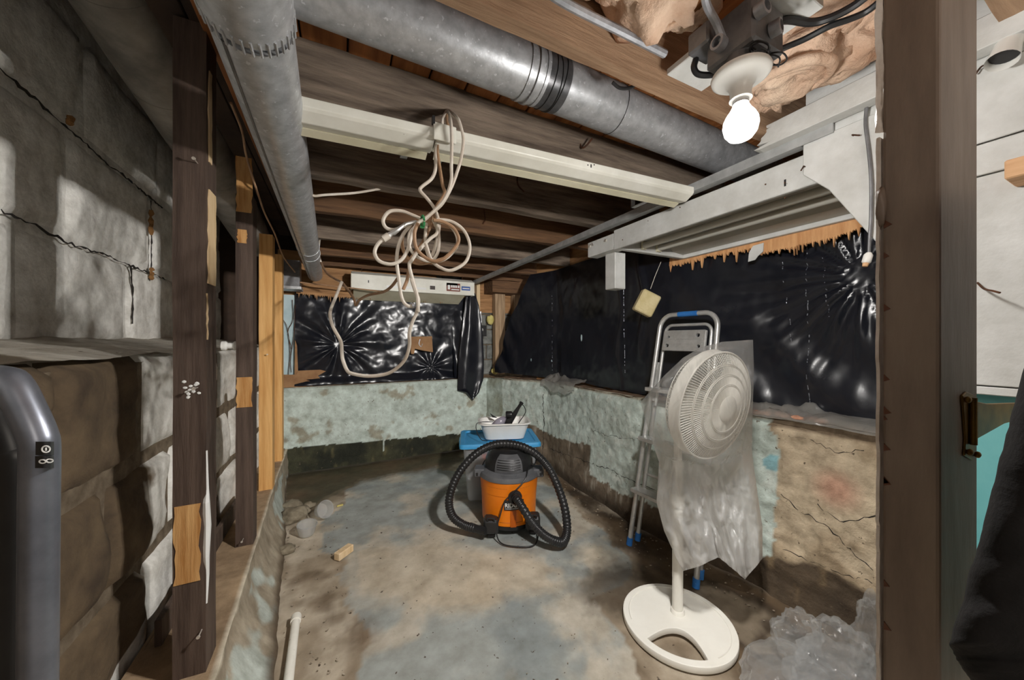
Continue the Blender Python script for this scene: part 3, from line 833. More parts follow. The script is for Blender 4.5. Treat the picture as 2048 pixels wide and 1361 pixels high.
# ------------------------------------------------------------------ ducts
# round duct between two joists, running across the room
o = thing('round_duct', 'shiny galvanized round duct running between the joists across the ceiling', 'duct', (0.6, 1.01, H + 0.87))
A, B = V((-0.36, 0.985, H + 0.885)), V((2.0, 1.045, H + 0.862))
def on(t): return A.lerp(B, t)
R_ = 0.082
MB().tube([on(i / 20) for i in range(21)], R_, 36).build('pipe', M['galv'], o, sm=True)
# joint: px x~985
tj = 0.405
for dt, rr in ((0.0, R_ + .004), (0.006, R_ + .006), (0.012, R_ + .003)):
    MB().tube([on(tj - 0.03 + dt * 2), on(tj - 0.025 + dt * 2)], rr, 36).build('joint_ring', M['galv'], o, sm=True)
MB().tube([on(tj - 0.004), on(tj + 0.034)], R_ + 0.0018, 36).build('tape_band', M['tape'], o, sm=True, label='band of dark tape round the joint')
q = MB()
for dt, tl in ((0.010, 0.004), (0.018, -0.004), (0.026, 0.006)):
    pts = []
    for k in range(30):
        th = 2 * math.pi * k / 30
        c = on(tj + dt + tl * 0.6 * math.sin(th))
        pts.append(c + V((0, math.cos(th), math.sin(th))) * (R_ + 0.003))
    q.tube(pts, 0.0016, 5, closed=True)
q.build('wire_wrap', M['black'], o, label='black wire turns over the tape')
pts = []
for k in range(22):
    th = math.radians(100 + 210 * k / 21)
    pts.append(on(0.545) + V((0.01 * math.sin(3 * th), math.cos(th), math.sin(th))) * (R_ + 0.002))
MB().tube(pts, 0.0011, 5).build('tie_wire', M['black'], o)

# metal pipe running to the back along the studs
o = thing('metal_pipe', 'grey galvanized pipe running to the back wall under the joists beside the studs', 'duct', (-0.16, 1.8, H + 0.64))
def pc(Y): return V((-0.148 - 0.0165 * Y, Y, H + 0.655 - 0.008 * Y))
def pr(Y): return 0.080 - 0.0045 * Y
ys = [0.86 + 2.98 * i / 30 for i in range(31)]
MB().tube([pc(y) for y in ys], [pr(y) for y in ys], 32).build('pipe', M['galv'], o, sm=True)
MB().tube([pc(0.2), pc(0.5), pc(0.72), pc(0.84)], [.086, .086, .084, .079], 32).build('elbow', M['galv'], o, sm=True)
q = MB()
for k in range(34):
    th = 2 * math.pi * k / 34
    d = V((math.cos(th), 0, math.sin(th)))
    q.tube([pc(0.822) + d * 0.0800, pc(0.858) + d * 0.0795], 0.0028, 5)
q.build('crimps', M['galv'], o, sm=True, label='crimped collar of the joint')
for y in (2.72, 2.9):
    MB().tube([pc(y), pc(y + .012)], pr(y) + 0.003, 32).build('joint_ring', M['galv'], o, sm=True)
q = MB()
q.tube([pc(y) + V((-0.55, 0, -0.83)) * pr(y) for y in ys], 0.004, 6)
q.build('seam', M['grey_box'], o, label='long lock seam')
q = MB().tube([pc(3.80), pc(3.845)], pr(3.8) - 0.004, 24); q.build('end_plug', M['yellow_foam'], o)

# big duct high behind the studs
o = thing('large_duct', 'large dull grey duct sloping along the top of the block wall', 'duct', (-0.64, 2.0, H + 1.0))
def dc(Y): return V((-0.655, Y, H + 1.185 - 0.135 * (Y - 1.2)))
ys = [0.3 + 3.4 * i / 24 for i in range(25)]
MB().tube([dc(y) for y in ys], 0.128, 36).build('pipe', M['galv_dull'], o, sm=True)
for y in (1.52, 1.95, 2.6):
    MB().tube([dc(y), dc(y + .012)], 0.1295, 36).build('joint_ring', M['galv_dull'], o, sm=True)
gs = mat('green_stain', rgb(66, 74, 58), rgb(110, 108, 96), ns=14, rough=0.8)
q = MB()
for i in range(7):
    th = math.radians(265 + random.uniform(-24, 30)); y = 1.38 + random.uniform(-.04, .05)
    c = dc(y) + V((math.cos(th), 0, math.sin(th))) * 0.1275
    q.blob(tuple(c), (.008, .014, .004), .3, 3, 2, i, 2)
q.build('stain', gs, o, sm=True)

# ------------------------------------------------------------------ fluorescent lights
# strip light under the second joist: two lengths end to end
def sy(x): return 0.040 - 0.055 * (x + 0.1)          # the strip is not quite square to the joists
def strip(label, x0, x1, z):
    o = thing('strip_light', label, 'light', ((x0 + x1) / 2, 1.12, z))
    prof = [(1.075, 0.022), (1.160, 0.022), (1.160, -0.004), (1.148, -0.026), (1.115, -0.030), (1.083, -0.012), (1.075, -0.004)]
    MB().prism([(x0, y + sy(x0), z + h) for y, h in prof], (x1 - x0, sy(x1) - sy(x0), 0)).build('channel', M['white_metal'], o, bevel=0.002)
    MB().prism([(x0 + .01, y + sy(x0), z + h) for y, h in [(1.150, -0.022), (1.172, -0.036), (1.172, -0.039), (1.145, -0.030)]], (x1 - x0 - .02, sy(x1) - sy(x0), 0)).build('reflector_lip', M['cream_metal'], o)
    for xx in (x0 + .06, x1 - .06):
        yy = sy(xx)
        MB().box((xx - .012, 1.15 + yy, z + .020), (xx + .012, 1.335, z + .024)).box((xx - .012, 1.331, z + .020), (xx + .012, 1.335, ZJ + .001)).build('bracket', M['galv'], o)
    return o
st1 = strip('white enamelled strip light, the length nearer the metal pipe', -0.20, 0.27, H + 0.648)
st2 = strip('white enamelled strip light, the length reaching the aluminium bar', 0.275, 1.405, H + 0.655)
MB().box((0.262, 1.084, H + .628), (0.335, 1.092, H + .682)).build('joint_plate', M['white_metal'], st2, bevel=0.002)
MB().box((0.258, 1.082, H + .674), (0.266, 1.096, H + .698)).build('clip', M['black'], st2)
q = MB()
for dx in (-.012, 0, .012):
    p = PY(1178 + dx * 500, 333, 1.074); q.obox((p.x, 1.0745 + sy(p.x), p.z - (0.004 if dx == 0 else 0)), (.0022, 0, 0), (0, .001, 0), (0, 0, .002 if dx else .006))
q.build('screw_hole', M['black'], st2)

# fixture on the back wall
o = thing('fluorescent_fixture', 'white fluorescent fixture with stickers hanging at the back wall', 'light', (0.75, 3.8, H + 0.6))
p0, p1 = PY(703, 548, 3.78), PY(948, 566, 3.78)
xa, xb = p0.x, p1.x
zt, zm, zb_ = H + 0.69, H + 0.655, H + 0.505
MB().prism([(xa, 3.78, zm), (xa, 3.85, zt), (xa, 4.02, zt), (xa, 4.02, zb_ + .02), (xa, 3.79, zb_), (xa, 3.775, zb_)], (xb - xa, 0, 0)).build('housing', M['white_metal'], o, bevel=0.003)
MB().prism([(xa + .02, 3.80, zb_ - .001), (xa + .02, 4.04, zb_ + .015), (xa + .02, 4.06, zb_ - .075), (xa + .02, 4.05, zb_ - .078)], (xb - xa - .12, 0, 0)).build('reflector', M['cream_metal'], o)
MB().box((xa - .004, 3.776, zb_ + .0), (xa, 4.02, zt - .03)).build('end_cap', M['white_metal'], o)
MB().box((xb, 3.776, zb_ + .0), (xb + .004, 4.02, zt - .03)).build('end_cap', M['white_metal'], o)
def sticker(xp0, yp0, xp1, yp1, mt, nm='sticker', bars=None):
    a, b = PY(xp0, yp0, 3.777), PY(xp1, yp1, 3.777)
    s = MB().box((a.x, 3.7715, b.z), (b.x, 3.778, a.z)).build(nm, M[mt], o)
    if bars:
        q = MB()
        for (u0, v0, u1, v1) in bars:
            q.box((a.x + (b.x - a.x) * u0, 3.769, b.z + (a.z - b.z) * v0), (a.x + (b.x - a.x) * u1, 3.772, b.z + (a.z - b.z) * v1))
        q.build('print', M['white_print'], s)
sticker(893, 566, 920, 584, 'label_red', bars=[(.08, .2, .25, .75), (.32, .45, .40, .75), (.44, .45, .52, .75), (.56, .45, .64, .75), (.68, .45, .76, .75), (.82, .45, .94, .75), (.34, .15, .92, .28)])
sticker(893, 566, 915, 573, 'label_dark')
sticker(923, 573, 940, 582, 'label_blue', bars=[(.1, .35, .9, .6)])
sticker(773, 571, 852, 580, 'white_print')
sticker(860, 572, 870, 580, 'label_dark')
sticker(736, 561, 738, 566, 'black', 'slot')
MB().tube([(xa + .1, 3.9, zt), (xa + .1, 3.9, ZJ)], .004, 6).build('hanger', M['rust'], o)
MB().tube([(xb - .1, 3.9, zt), (xb - .1, 3.9, ZJ)], .004, 6).build('hanger', M['rust'], o)

# hood light on the right with two tubes
o = thing('fluorescent_hood', 'large white two-tube fluorescent hood fixed along the right wall', 'light', (1.72, 1.15, H + 0.55))
zt, zb_ = H + 0.645, H + 0.532
MB().box((1.447, 0.46, zb_), (1.468, 1.585, zt)).build('front_board', M['white_wood'], o, bevel=0.003)
MB().box((1.468, 1.55, zb_), (2.03, 1.585, zb_ + .06)).build('end_board', M['white_wood'], o, bevel=0.003)
MB().box((1.468, 0.46, zb_), (2.03, 0.495, zb_ + .06)).build('end_board', M['white_wood'], o, bevel=0.003)
MB().box((2.0, 0.495, zb_ - .002), (2.03, 1.55, zb_ + .06)).build('rear_board', M['white_wood'], o, bevel=0.003)
MB().box((1.468, 0.46, zb_ + .075), (2.03, 1.585, zb_ + .085)).build('top_panel', M['reflector'], o)
MB().prism([(1.86, .495, zb_ + .074), (1.90, .495, zb_ + .03), (1.998, .495, zb_ + .02), (1.998, .495, zb_ + .074)], (0, 1.055, 0)).build('reflector', M['reflector'], o)
for xx in (1.64, 1.765):
    MB().tube([(xx, .515, zb_ + .034), (xx, 1.53, zb_ + .034)], 0.018, 16).build('tube', M['tube_glass'], o, sm=True)
    for yy in (1.53, .497):
        MB().box((xx - .016, yy, zb_ + .012), (xx + .016, yy + .018, zb_ + .062)).build('tube_socket', M['cream_metal'], o, bevel=0.002)
MB().box((1.45, 1.588, zb_ + .006), (1.53, 1.83, zb_ + .10)).build('end_block', M['white_wood'], o, bevel=0.004)
for (x, y) in ((1180, 493), (1212, 481)):
    p = PX(x, y, 1.449); MB().tube([(1.442, p.y, p.z), (1.452, p.y, p.z)], 0.008, 10).build('screw_head', M['nail'], o)
pp = PX(1186, 491, 1.448)
MB().tube([(1.449, pp.y, pp.z), (1.43, pp.y - .01, pp.z + .012)], 0.002, 5).build('bent_nail', M['rust'], o)
for (x, y) in ((1570, 366), (1531, 369), (1360, 415), (1570, 396), (1245, 480)):
    p = PX(x, y, 1.446)
    MB().tube([(1.4445, p.y, p.z), (1.448, p.y, p.z)], 0.0028, 8).build('nail_hole', M['rust'], o)
p = PX(1570, 366, 1.446); MB().box((1.4455, p.y - .003, p.z - .012), (1.4485, p.y + .003, p.z + .012)).build('slot', M['black'], o)
# short leg under the hood end
o2 = tag(MB().box((1.50, 1.63, H + .315), (1.585, 1.72, zb_ + .006)).build('hanging_post', M['white_wood'], bevel=0.004), 'short white square post hanging under the far end of the hood', 'post')

# aluminium bar
q = MB()
q.box((1.412, 0.55, H + .664), (1.418, 3.93, H + .700)); q.box((1.418, 0.64, H + .664), (1.452, 3.93, H + .669))
o = tag(q.build('aluminium_bar', M['alu_bar']), 'long thin aluminium angle bar running to the back wall above the hood', 'bar')
# white bulkhead board above the gusset
q = MB()
n_ = 12
front = [(0.75 + 0.03 * math.sin(i * 2.3) * (0.5 + 0.5 * math.sin(i * .9)) - .02 * (i / n_), i / n_) for i in range(n_ + 1)]
poly = [(1.372, -0.25, H + .695)] + [(1.372, yy, H + .695 + t * .075) for yy, t in front] + [(1.372, -0.25, H + .77)]
q.prism(poly, (0.048, 0, 0))
o = tag(q.build('bulkhead_board', M['white_wood'], bevel=0.002), 'white painted board with a broken end above the hood beside the bulb', 'board')
# nails on the gusset
for (x, y, dx, dz) in ((1708, 272, -.018, .012), (1611, 334, .006, .014)):
    p = PX(x, y, 1.425)
    o = tag(MB().tube([p + V((.004, 0, 0)), p + V((-.012, 0, 0)), p + V((-.016, dx, -dz))], .0022, 6).build('bent_nail', M['rust']), 'bent rusty nail in the upper white board' if x > 1650 else 'small rusty nail at the corner of the white board', 'nail')

# ------------------------------------------------------------------ lamp: junction box, holder, bulb
o = thing('junction_box', 'dark grey steel junction box tangled with cables above the bulb', 'electrical box', (0.85, 0.50, H + .70))
MB().box((0.79, 0.44, H + .645), (0.905, 0.55, H + .745)).build('box', M['grey_box'], o, bevel=0.006)
MB().box((0.77, 0.53, H + .70), (0.84, 0.585, H + .752)).build('side_box', M['grey_box'], o, bevel=0.005)
for (c, d) in (((0.80, .44, H + .70), (0, -1, 0)), ((0.905, 0.50, H + .69), (1, 0, 0)), ((0.79, 0.51, H + .68), (-1, 0, 0)), ((0.85, .44, H + .68), (.2, -1, 0))):
    MB().lathe([(.016, 0), (.016, .02), (.011, .021), (.011, .0)], c, d, 14, cap=False).build('connector', M['conduit'], o, sm=True)
q = MB()
r = random.Random(4)
for i in range(9):
    c = V((.845 + r.uniform(-.05, .05), .485 + r.uniform(-.05, .03), H + .632 + r.uniform(-.012, .014)))
    pts = [c + V((.018 * math.cos(t * 1.25 + i), .016 * math.sin(t * 1.25 + i), .01 * math.sin(t * .9 + i))) for t in range(6)]
    q.tube(smooth(pts, 4), .0017, 5)
q.build('loose_wires', M['black'], o)
q = MB().tube(smooth([PZ(1497, 95, H + .665), PZ(1512, 100, H + .66), PZ(1514, 112, H + .655), PZ(1502, 116, H + .655)], 5), .003, 6)
q.build('bare_wire', M['cable'], o)
MB().box((0.835, 0.40, H + .754), (0.985, 0.70, H + .772)).build('mounting_board', M['white_wood'], bevel=0.002)
tag(bpy.data.objects['mounting_board'], 'white painted board spanning the joist gap over the junction box', 'board')
o = thing('lamp_holder', 'white porcelain lamp holder with a wide round rim', 'lamp holder', (BULB.x, BULB.y, H + .60))
b = V((BULB.x, BULB.y, 0))
MB().lathe([(.0, H + .612), (.058, H + .611), (.060, H + .606), (.058, H + .600), (.05, H + .594), (.032, H + .588), (.024, H + .578), (.0215, H + .566), (.021, H + .553), (.023, H + .552), (.023, H + .549), (.019, H + .548), (0, H + .548)], b, (0, 0, 1), 40).build('rim', M['porcelain'], o, sm=60)
MB().box((BULB.x - .045, BULB.y - .006, H + .5955), (BULB.x - .03, BULB.y + .002, H + .599)).build('slot', M['black'], o)
MB().tube([(BULB.x, BULB.y, H + .611), (BULB.x, BULB.y, H + .647)], .03, 16).build('stem', M['grey_box'], o)
o = thing('light_bulb', 'glowing white light bulb screwed into the porcelain holder', 'bulb', (BULB.x, BULB.y, BULB.z))
prof = [(0, -.036), (.012, -.034), (.024, -.028), (.0325, -.016), (.036, 0), (.0345, .012), (.029, .024), (.022, .034), (.017, .044), (.0155, .05)]
MB().lathe(prof, BULB, (0, 0, 1), 32).build('globe', emit('bulb_glow', (1.0, 0.97, 0.93, 1), 3.0), o, sm=2)
MB().lathe([(.0155, .048), (.0165, .052), (.0155, .056), (.0165, .060)], BULB, (0, 0, 1), 20).build('cap', M['alu'], o, sm=True)

# cables round the lamp
def cable(name, pts, r, mt, label, cat='cable', n=6, group=None, parent=None):
    q = MB().tube(smooth(pts, n), r, 8)
    if parent: return q.build(name, M[mt], parent, sm=True)
    return tag(q.build(name, M[mt], sm=True), label, cat, group)
cable('armoured_cable', [PZ(1405, -60, H + .76), PZ(1412, 5, H + .74), PZ(1432, 45, H + .72), PZ(1446, 80, H + .69)], .0085, 'conduit', 'grey armoured cable dropping steeply into the junction box')
cable('armoured_cable', [PZ(1010, -80, H + .775), PZ(1105, -10, H + .765), PZ(1160, 22, H + .765), PZ(1240, 62, H + .765), PZ(1330, 108, H + .765)], .010, 'conduit', 'long pale grey armoured cable lying against the joist beside the pink batt')
cable('power_cable', [PZ(1530, 112, H + .70), PZ(1570, 95, H + .73), PZ(1610, 78, H + .735), PZ(1660, 52, H + .735), PZ(1700, 38, H + .735), PZ(1735, 22, H + .735), PZ(1775, -10, H + .735)], .0075, 'black', 'lower black cable running from the lamp box past the curled pink batt')
cable('power_cable', [PZ(1535, 60, H + .735), PZ(1570, 40, H + .745), PZ(1620, 45, H + .75), PZ(1660, 36, H + .745), PZ(1710, 10, H + .745), PZ(1760, -30, H + .745)], .0085, 'black', 'upper black cable bowed over the white mounting board')
cable('power_cable', [PZ(1392, 118, H + .70), PZ(1388, 135, H + .68), PZ(1396, 148, H + .665), PZ(1420, 150, H + .66), PZ(1450, 143, H + .66)], .0075, 'black', 'short black cable looping under the edge of the white mounting board')
cable('power_cable', [PZ(1225, 165, H + .80), PZ(1240, 176, H + .79), PZ(1262, 175, H + .79), PZ(1284, 160, H + .80)], .005, 'black', 'black cable end poking out over the round duct')

# pink insulation
def batt(label, parts, seeds, pap=None):
    o = thing('insulation_batt', label, 'insulation', parts[0][0])
    q = MB()
    for i, (c, rad) in enumerate(parts):
        q.blob(c, rad, 0.34, 4.2, 5, seeds + i * 3.1, 4)
    q.build('glass_wool', M['insul'], o, sm=2)
    if pap:
        q = MB()
        q.blob(pap[0], pap[1], 0.3, 4, 4, 2.2, 4)
        q.build('paper_face', M['insul_paper'], o, sm=2, label='torn brown paper facing')
    return o
cA = PZ(1250, 20, H + .80)
batt('pink insulation batt hanging between the joists over the duct', [((.52, .56, H + .87), (.16, .13, .10)), ((.66, .57, H + .86), (.15, .12, .11)), ((.42, .57, H + .88), (.12, .11, .09)), ((.76, .585, H + .865), (.06, .09, .08))], 1.0,
     ((.715, .525, H + .80), (.055, .06, .035)))
batt('curled pink insulation batt bulging beside the white bulkhead board', [((1.17, .55, H + .83), (.11, .12, .10)), ((1.26, .47, H + .84), (.10, .13, .09)), ((1.30, .36, H + .86), (.09, .10, .09)), ((1.13, .43, H + .86), (.06, .09, .07)), ((1.22, .64, H + .83), (.10, .06, .09))], 5.0)
q = MB()
for i in range(3):                             # the rolled layers at the end of the curled batt
    pts = [V((1.165 + (.085 - .022 * i) * math.cos(t), .56 + (.10 - .024 * i) * math.sin(t), H + .742 + .006 * i)) for t in [2.0 + k * .28 for k in range(16)]]
    q.tube(pts, [.012 * math.sin(math.pi * (k + .5) / 16) + .004 for k in range(16)], 8)
q.build('rolled_edge', M['insul'], bpy.data.objects['insulation_batt.001'], sm=2)

# hooks and cable stubs in the joists
for (pts, r, lb) in (([(1160, 288, 1.312), (1164, 296, 1.29), (1172, 292, 1.27), (1184, 278, 1.26)], .004, 'rusty bent hook in the joist below the round duct'),
                     ([(1048, 343, 1.792), (1036, 352, 1.78), (1036, 370, 1.78), (1048, 384, 1.775)], .0045, 'dark cable stub curling out of the second wide joist'),
                     ([(968, 420, 2.272), (970, 440, 2.25), (966, 448, 2.25)], .004, 'small dark hook hanging from a far brown joist')):
    tag(MB().tube(smooth([PY(*p) for p in pts], 4), r, 6).build('hook', M['rust']), lb, 'hook')

# extension cord with plug over the white gusset
pts = [PX(1752, 172, 1.40), PX(1738, 180, 1.405), PX(1733, 215, 1.412), PX(1731, 250, 1.414), PX(1737, 300, 1.414), PX(1742, 360, 1.412), PX(1742, 430, 1.412), PX(1739, 480, 1.412), PX(1738, 506, 1.412)]
o = thing('extension_cord', 'grey cord hanging down the white board and ending in a plug', 'cord', pts[-1])
MB().tube(smooth(pts, 6), .0042, 8).build('cord', M['grey_box'], o, sm=True)
pe = pts[-1]
pd = (PX(1728, 540, 1.40) - pe).normalized()
MB().tube([pe, pe + pd * .008, pe + pd * .028, pe + pd * .032], [.006, .011, .011, .008], 10).build('plug', M['white_plastic'], o, sm=True, label='off-white plug end')
MB().tube([pe + pd * .03, pe + pd * .042], [.008, .006], 8).build('socket_face', M['wood_block'], o)
MB().tube([PX(1750, 170, 1.40), PX(1765, 176, 1.39)], .005, 6).build('hook', M['rust'], o)

RT = V((CS, -SN, 0)); FW = V((SN, CS, 0)); UP = V((0, 0, 1))
def CW(xr, D, z): return RT * xr + FW * D + UP * z

# ------------------------------------------------------------------ black sheets
g0 = PY(676, 690, 4.06)
xl, xr_ = PY(590, 680, 4.08).x, PY(948, 680, 4.08).x
zt_, zb2 = PY(700, 583, 4.08).z, 0.845
bo = thing('black_sheet', 'gathered shiny black plastic sheet stapled on the back wall over the low concrete', 'plastic sheet', (0.4, 4.08, 0.85))
def back_sheet(u, v):
    x = xl + (xr_ - xl) * u; z = zb2 + (zt_ - zb2) * v
    dx, dz = x - g0.x, z - g0.z
    r = math.hypot(dx, dz); th = math.atan2(dz, dx)
    rid = math.sin(th * 9 + 2.0 * nz((dx, dz, 2), 2.0, 2) + 2 * r) * 0.7 + 0.25 * math.sin(th * 19 + 2 * nz((dx, dz, 5), 2, 2))
    a = 0.026 * sstep(0.01, 0.12, r) * math.exp(-max(0, r - .12) / 0.45)
    y = 4.075 - a * rid - 0.05 * math.exp(-(r / .28) ** 2) * sstep(0, .25, r)
    y -= 0.013 * nz((x * 1.2 + z * .8, z * 1.6 - x * .5, 4), 3.0, 2) + 0.0025 * nz((x + z, z - x, 4), 11, 2)
    d2 = math.hypot(x - 0.98, z - 1.02)
    y -= 0.02 * math.sin(math.atan2(z - .98, x - .95) * 9) * math.exp(-d2 / .16)
    y -= 0.05 * sstep(0.10, 0.0, v)
    return V((x, min(y, 4.118), z))
MB().grid(back_sheet, 230, 110).build('sheet', M['black_sheet'], bo, sm=2)
# folded flap hanging over the corner of the sill
FLL = [(932, 590), (926, 640), (920, 690), (916, 730), (915, 782), (932, 787), (944, 800)]
FLR = [(950, 586), (958, 612), (965, 660), (968, 720), (967, 757), (958, 786), (946, 801)]
def flapf(u, v):
    t = v * 6; i = min(5, int(t)); f_ = t - i
    l = V(FLL[i]) * (1 - f_) + V(FLL[i + 1]) * f_; r_ = V(FLR[i]) * (1 - f_) + V(FLR[i + 1]) * f_
    a_ = u * 2 * math.pi; k_ = .5 - .5 * math.cos(a_)
    p = l * (1 - k_) + r_ * k_
    return PY(p.x, p.y, 3.925 - .022 * math.sin(a_) + .014 * math.sin(k_ * 9 + v * 3) * min(1, 6 * (1 - v)) + .006 * nz((u * 4, v * 8, 1), 1, 3))
MB().grid(flapf, 48, 60, cu=True).build('hanging_flap', M['black_sheet'], bo, sm=2)
a = PY(915, 640, 3.99); b = PY(962, 758, 3.99)
def flap(u, v):
    x = a.x - .04 + (b.x - a.x + .05) * u; z = 0.80 + 0.85 * v
    return V((x, 3.985 - .05 * u + 0.03 * math.sin(u * 9 + 2 * v) * (1 - .4 * v) + 0.012 * nz((x, z, 1), 6, 3) + 0.08 * v, z))
MB().grid(flap, 30, 50).build('side_fold', M['black_sheet'], bo, sm=2)
# torn plywood edges above and beside
def jag(name, P, base_dz, n, lo, hi, th, mt, parent, seed=1, up=False, p=0.35):
    r = random.Random(seed)
    pts = smooth(P, max(2, n // (len(P) - 1)))
    q = MB(); poly = []
    m_ = len(pts)
    for i in range(m_ - 1):
        A, B = pts[i], pts[i + 1]
        h = r.uniform(lo, hi) * (1.0 if r.random() > p else 0.35)
        mid = A.lerp(B, r.uniform(.3, .7)) + V((0, 0, h if up else -h))
        q.prism([A + V((0, 0, base_dz)), B + V((0, 0, base_dz)), B, mid, A] , th)
    return q.build(name, M[mt], parent)
ss = thing('splintered_strip', 'strip of splintered plywood above the gathered black sheet on the back wall', 'plywood', PY(760, 585, 4.0))
jag('strip', [PY(592, 586, 4.0), PY(700, 594, 4.0), PY(800, 590, 4.0), PY(905, 600, 4.0)], 0.10, 84, .008, .075, (0, .012, 0), 'plywood', ss, 3, p=.6)
cb = thing('cardboard_piece', 'torn brown cardboard at the lower left of the gathered black sheet', 'cardboard', PY(600, 770, 4.0))
q = MB()
q.prism([PY(x, y, 4.03) for x, y in [(566, 750), (592, 750), (596, 742), (640, 740), (652, 743), (636, 752), (640, 757), (612, 760), (630, 766), (624, 774), (566, 777)]], (0, .01, 0))
q.prism([PY(x, y, 4.045) for x, y in [(590, 680), (594, 692), (596, 742), (598, 755), (589, 755)]], (0, .008, 0))
q.build('sheet', M['card'], cb)
q = MB()
for pp in ([(566, 640), (574, 655), (580, 700), (577, 750)], [(585, 600), (586, 640), (576, 664), (584, 700)], [(590, 610), (588, 670), (581, 720), (583, 745)]):
    q.tube(smooth([PY(x, y, 4.07) for x, y in pp], 5), .003, 5)
tag(q.build('dead_roots', M['rust']), 'thin dark strands hanging on the pale panel left of the black sheet', 'roots')
pb = thing('wood_block', 'small wooden block with a metal hook showing through the gathered black sheet', 'wood block', PY(843, 690, 4.0))
P4 = [PY(x, y, 3.985) for x, y in [(821, 674), (864, 673), (866, 705), (848, 702), (830, 698), (828, 709), (822, 708)]]
MB().prism(P4, (0, .05, 0)).build('block', M['card'], pb, bevel=.002)
MB().tube(smooth([PY(840, 679, 3.98), PY(838, 688, 3.975), PY(842, 694, 3.975), PY(845, 688, 3.98)], 5), .004, 6).build('hook', M['galv'], pb)
eb = thing('black_box', 'small black electrical box with a white knob on the corner stud', 'electrical box', PY(960, 662, 4.05))
A_, B_ = PY(947, 651, 4.07), PY(973, 673, 4.07)
MB().box((A_.x, 4.06, B_.z), (B_.x, 4.13, A_.z)).build('box', M['black'], eb, bevel=.005)
k = PY(963, 660, 4.05); MB().lathe([(0, 0), (.022, 0), (.022, .012), (.018, .016), (0, .016)], k + V((0, .012, 0)), (0, -1, 0), 20).build('knob', M['porcelain'], eb, sm=True)
for i, (x, y, r_, lb) in enumerate(((990, 742, .045, 'lump of yellow foam on the sill in the back corner'), (981, 640, .05, 'yellow foam squeezed out beside the corner studs'), (1015, 580, .04, 'scrap of yellow foam high up in the back corner'))):
    p = PY(x, y, 4.24 if i else 4.12)
    tag(MB().blob(tuple(p), (r_, .03, r_ * (1.3 if i == 1 else .9)), .35, 3, 3, i * 2.0, 3).build('yellow_foam', M['yellow_foam'], sm=2), lb, 'foam')

# big sheet on the right
ro = thing('black_sheet', 'large smooth black plastic sheet covering the wall behind the stepladder', 'plastic sheet', (2.05, 2.0, 0.92))
gx = PX(1722, 548, 2.10); gs_ = None
best = 9
for i in range(500):
    x, y, _, _ = uw(i * .01)
    if abs(y - gx.y) < best: best = abs(y - gx.y); gs_ = i * .01
def sheet_pt(s, z, off=0.0):
    x, y, nx, ny = uw(s)
    d = 0.022
    dx, dz = s - gs_, z - gx.z
    r = math.hypot(dx, dz); th = math.atan2(dz, dx)
    rid = math.sin(th * 15 + 2.5 * nz((dx, dz, 3), 3, 3)) * .6 + .4 * math.sin(th * 31 + 2 * nz((dx, dz, 7), 3, 2))
    d += 0.020 * rid * sstep(0.01, .10, r) * math.exp(-max(0, r - .1) / .28)
    d += 0.010 * nz((s, z, 1), 1.6, 3) + 0.004 * nz((s * 2, z, 4), 6, 3)
    if s > 2.2:   # long soft drapes near the door
        d += 0.016 * sstep(2.2, 2.9, s) * math.sin((s * 0.8 + z) * 17 + 3 * nz((s, z, 8), 1.3, 2)) * (0.4 + 0.6 * sstep(1.6, 1.0, z))
    for c_, w_, a_ in ((2.27, .03, .022), (1.2, .06, .006), (2.02, .02, .008)):
        d += a_ * math.exp(-((s - c_ - .03 * math.sin(z * 9)) / w_) ** 2) * (sstep(1.1, 1.35, z) if c_ == 2.27 else 1)
    if s < .9: d += 0.04 * sstep(.5, 0.0, s - (z - .93) * .45) * (1 + .4 * math.sin(z * 14)) + .015 * math.sin(z * 11 + s * 20) * sstep(.7, .2, s)
    d += off
    return V((x + nx * d, y + ny * d, z))
def sheet_f(u, v):
    z = 0.90 + v * 1.13
    if z < 1.55: s0 = .12 + (z - .9) * .44
    else: s0 = .405 + (z - 1.55) * .68
    s = s0 + (4.3 - s0) * u
    return sheet_pt(s, z + (0.02 * nz((s, 3, 1), 4, 3) if v == 0 else 0))
MB().grid(sheet_f, 330, 90).build('sheet', M['black_sheet'], ro, sm=2)
def s_of(x, y):
    d = ray(x, y)
    for i in range(600):
        a_, b_, _, _ = uw(i * .008)
        if abs(math.atan2(a_, b_) - math.atan2(d.x, d.y)) < .004:
            k_ = math.hypot(a_, b_) / math.hypot(d.x, d.y)
            return i * .008, H + d.z * k_
    return 2.0, 1.2
r = random.Random(11)
for (xa_, ya_, xb_, yb_) in ((1108, 575, 1110, 745), (1254, 545, 1257, 758), (1620, 490, 1622, 808), (1652, 505, 1668, 640), (1568, 510, 1590, 690)):
    (sa, za), (sb, zb3) = s_of(xa_, ya_), s_of(xb_, yb_)
    q = MB(); n = 60
    for i in range(n):
        if r.random() < (.62 if xa_ in (1254, 1620) else .3):
            t0, t1 = i / n, (i + r.uniform(.4, 1)) / n
            q.tube([sheet_pt(sa + (sb - sa) * t0, za + (zb3 - za) * t0, .001), sheet_pt(sa + (sb - sa) * t1, za + (zb3 - za) * t1, .001)], r.uniform(.0008, .0022), 4)
    q.build('fold_crease', M['conduit'], ro, label='whitened fold crease', kind='stuff')
for (x, y, w_, h_) in ((1170, 676, .010, .034), (1067, 720, .008, .016), (1108, 722, .006, .012)):
    s_, z_ = s_of(x, y); p = sheet_pt(s_, z_, .004)
    MB().blob(tuple(p), (.004, w_, h_), .3, 3, 2, x, 2).build('tear', M['pale_blue'], ro, label='pale tear in the sheet')
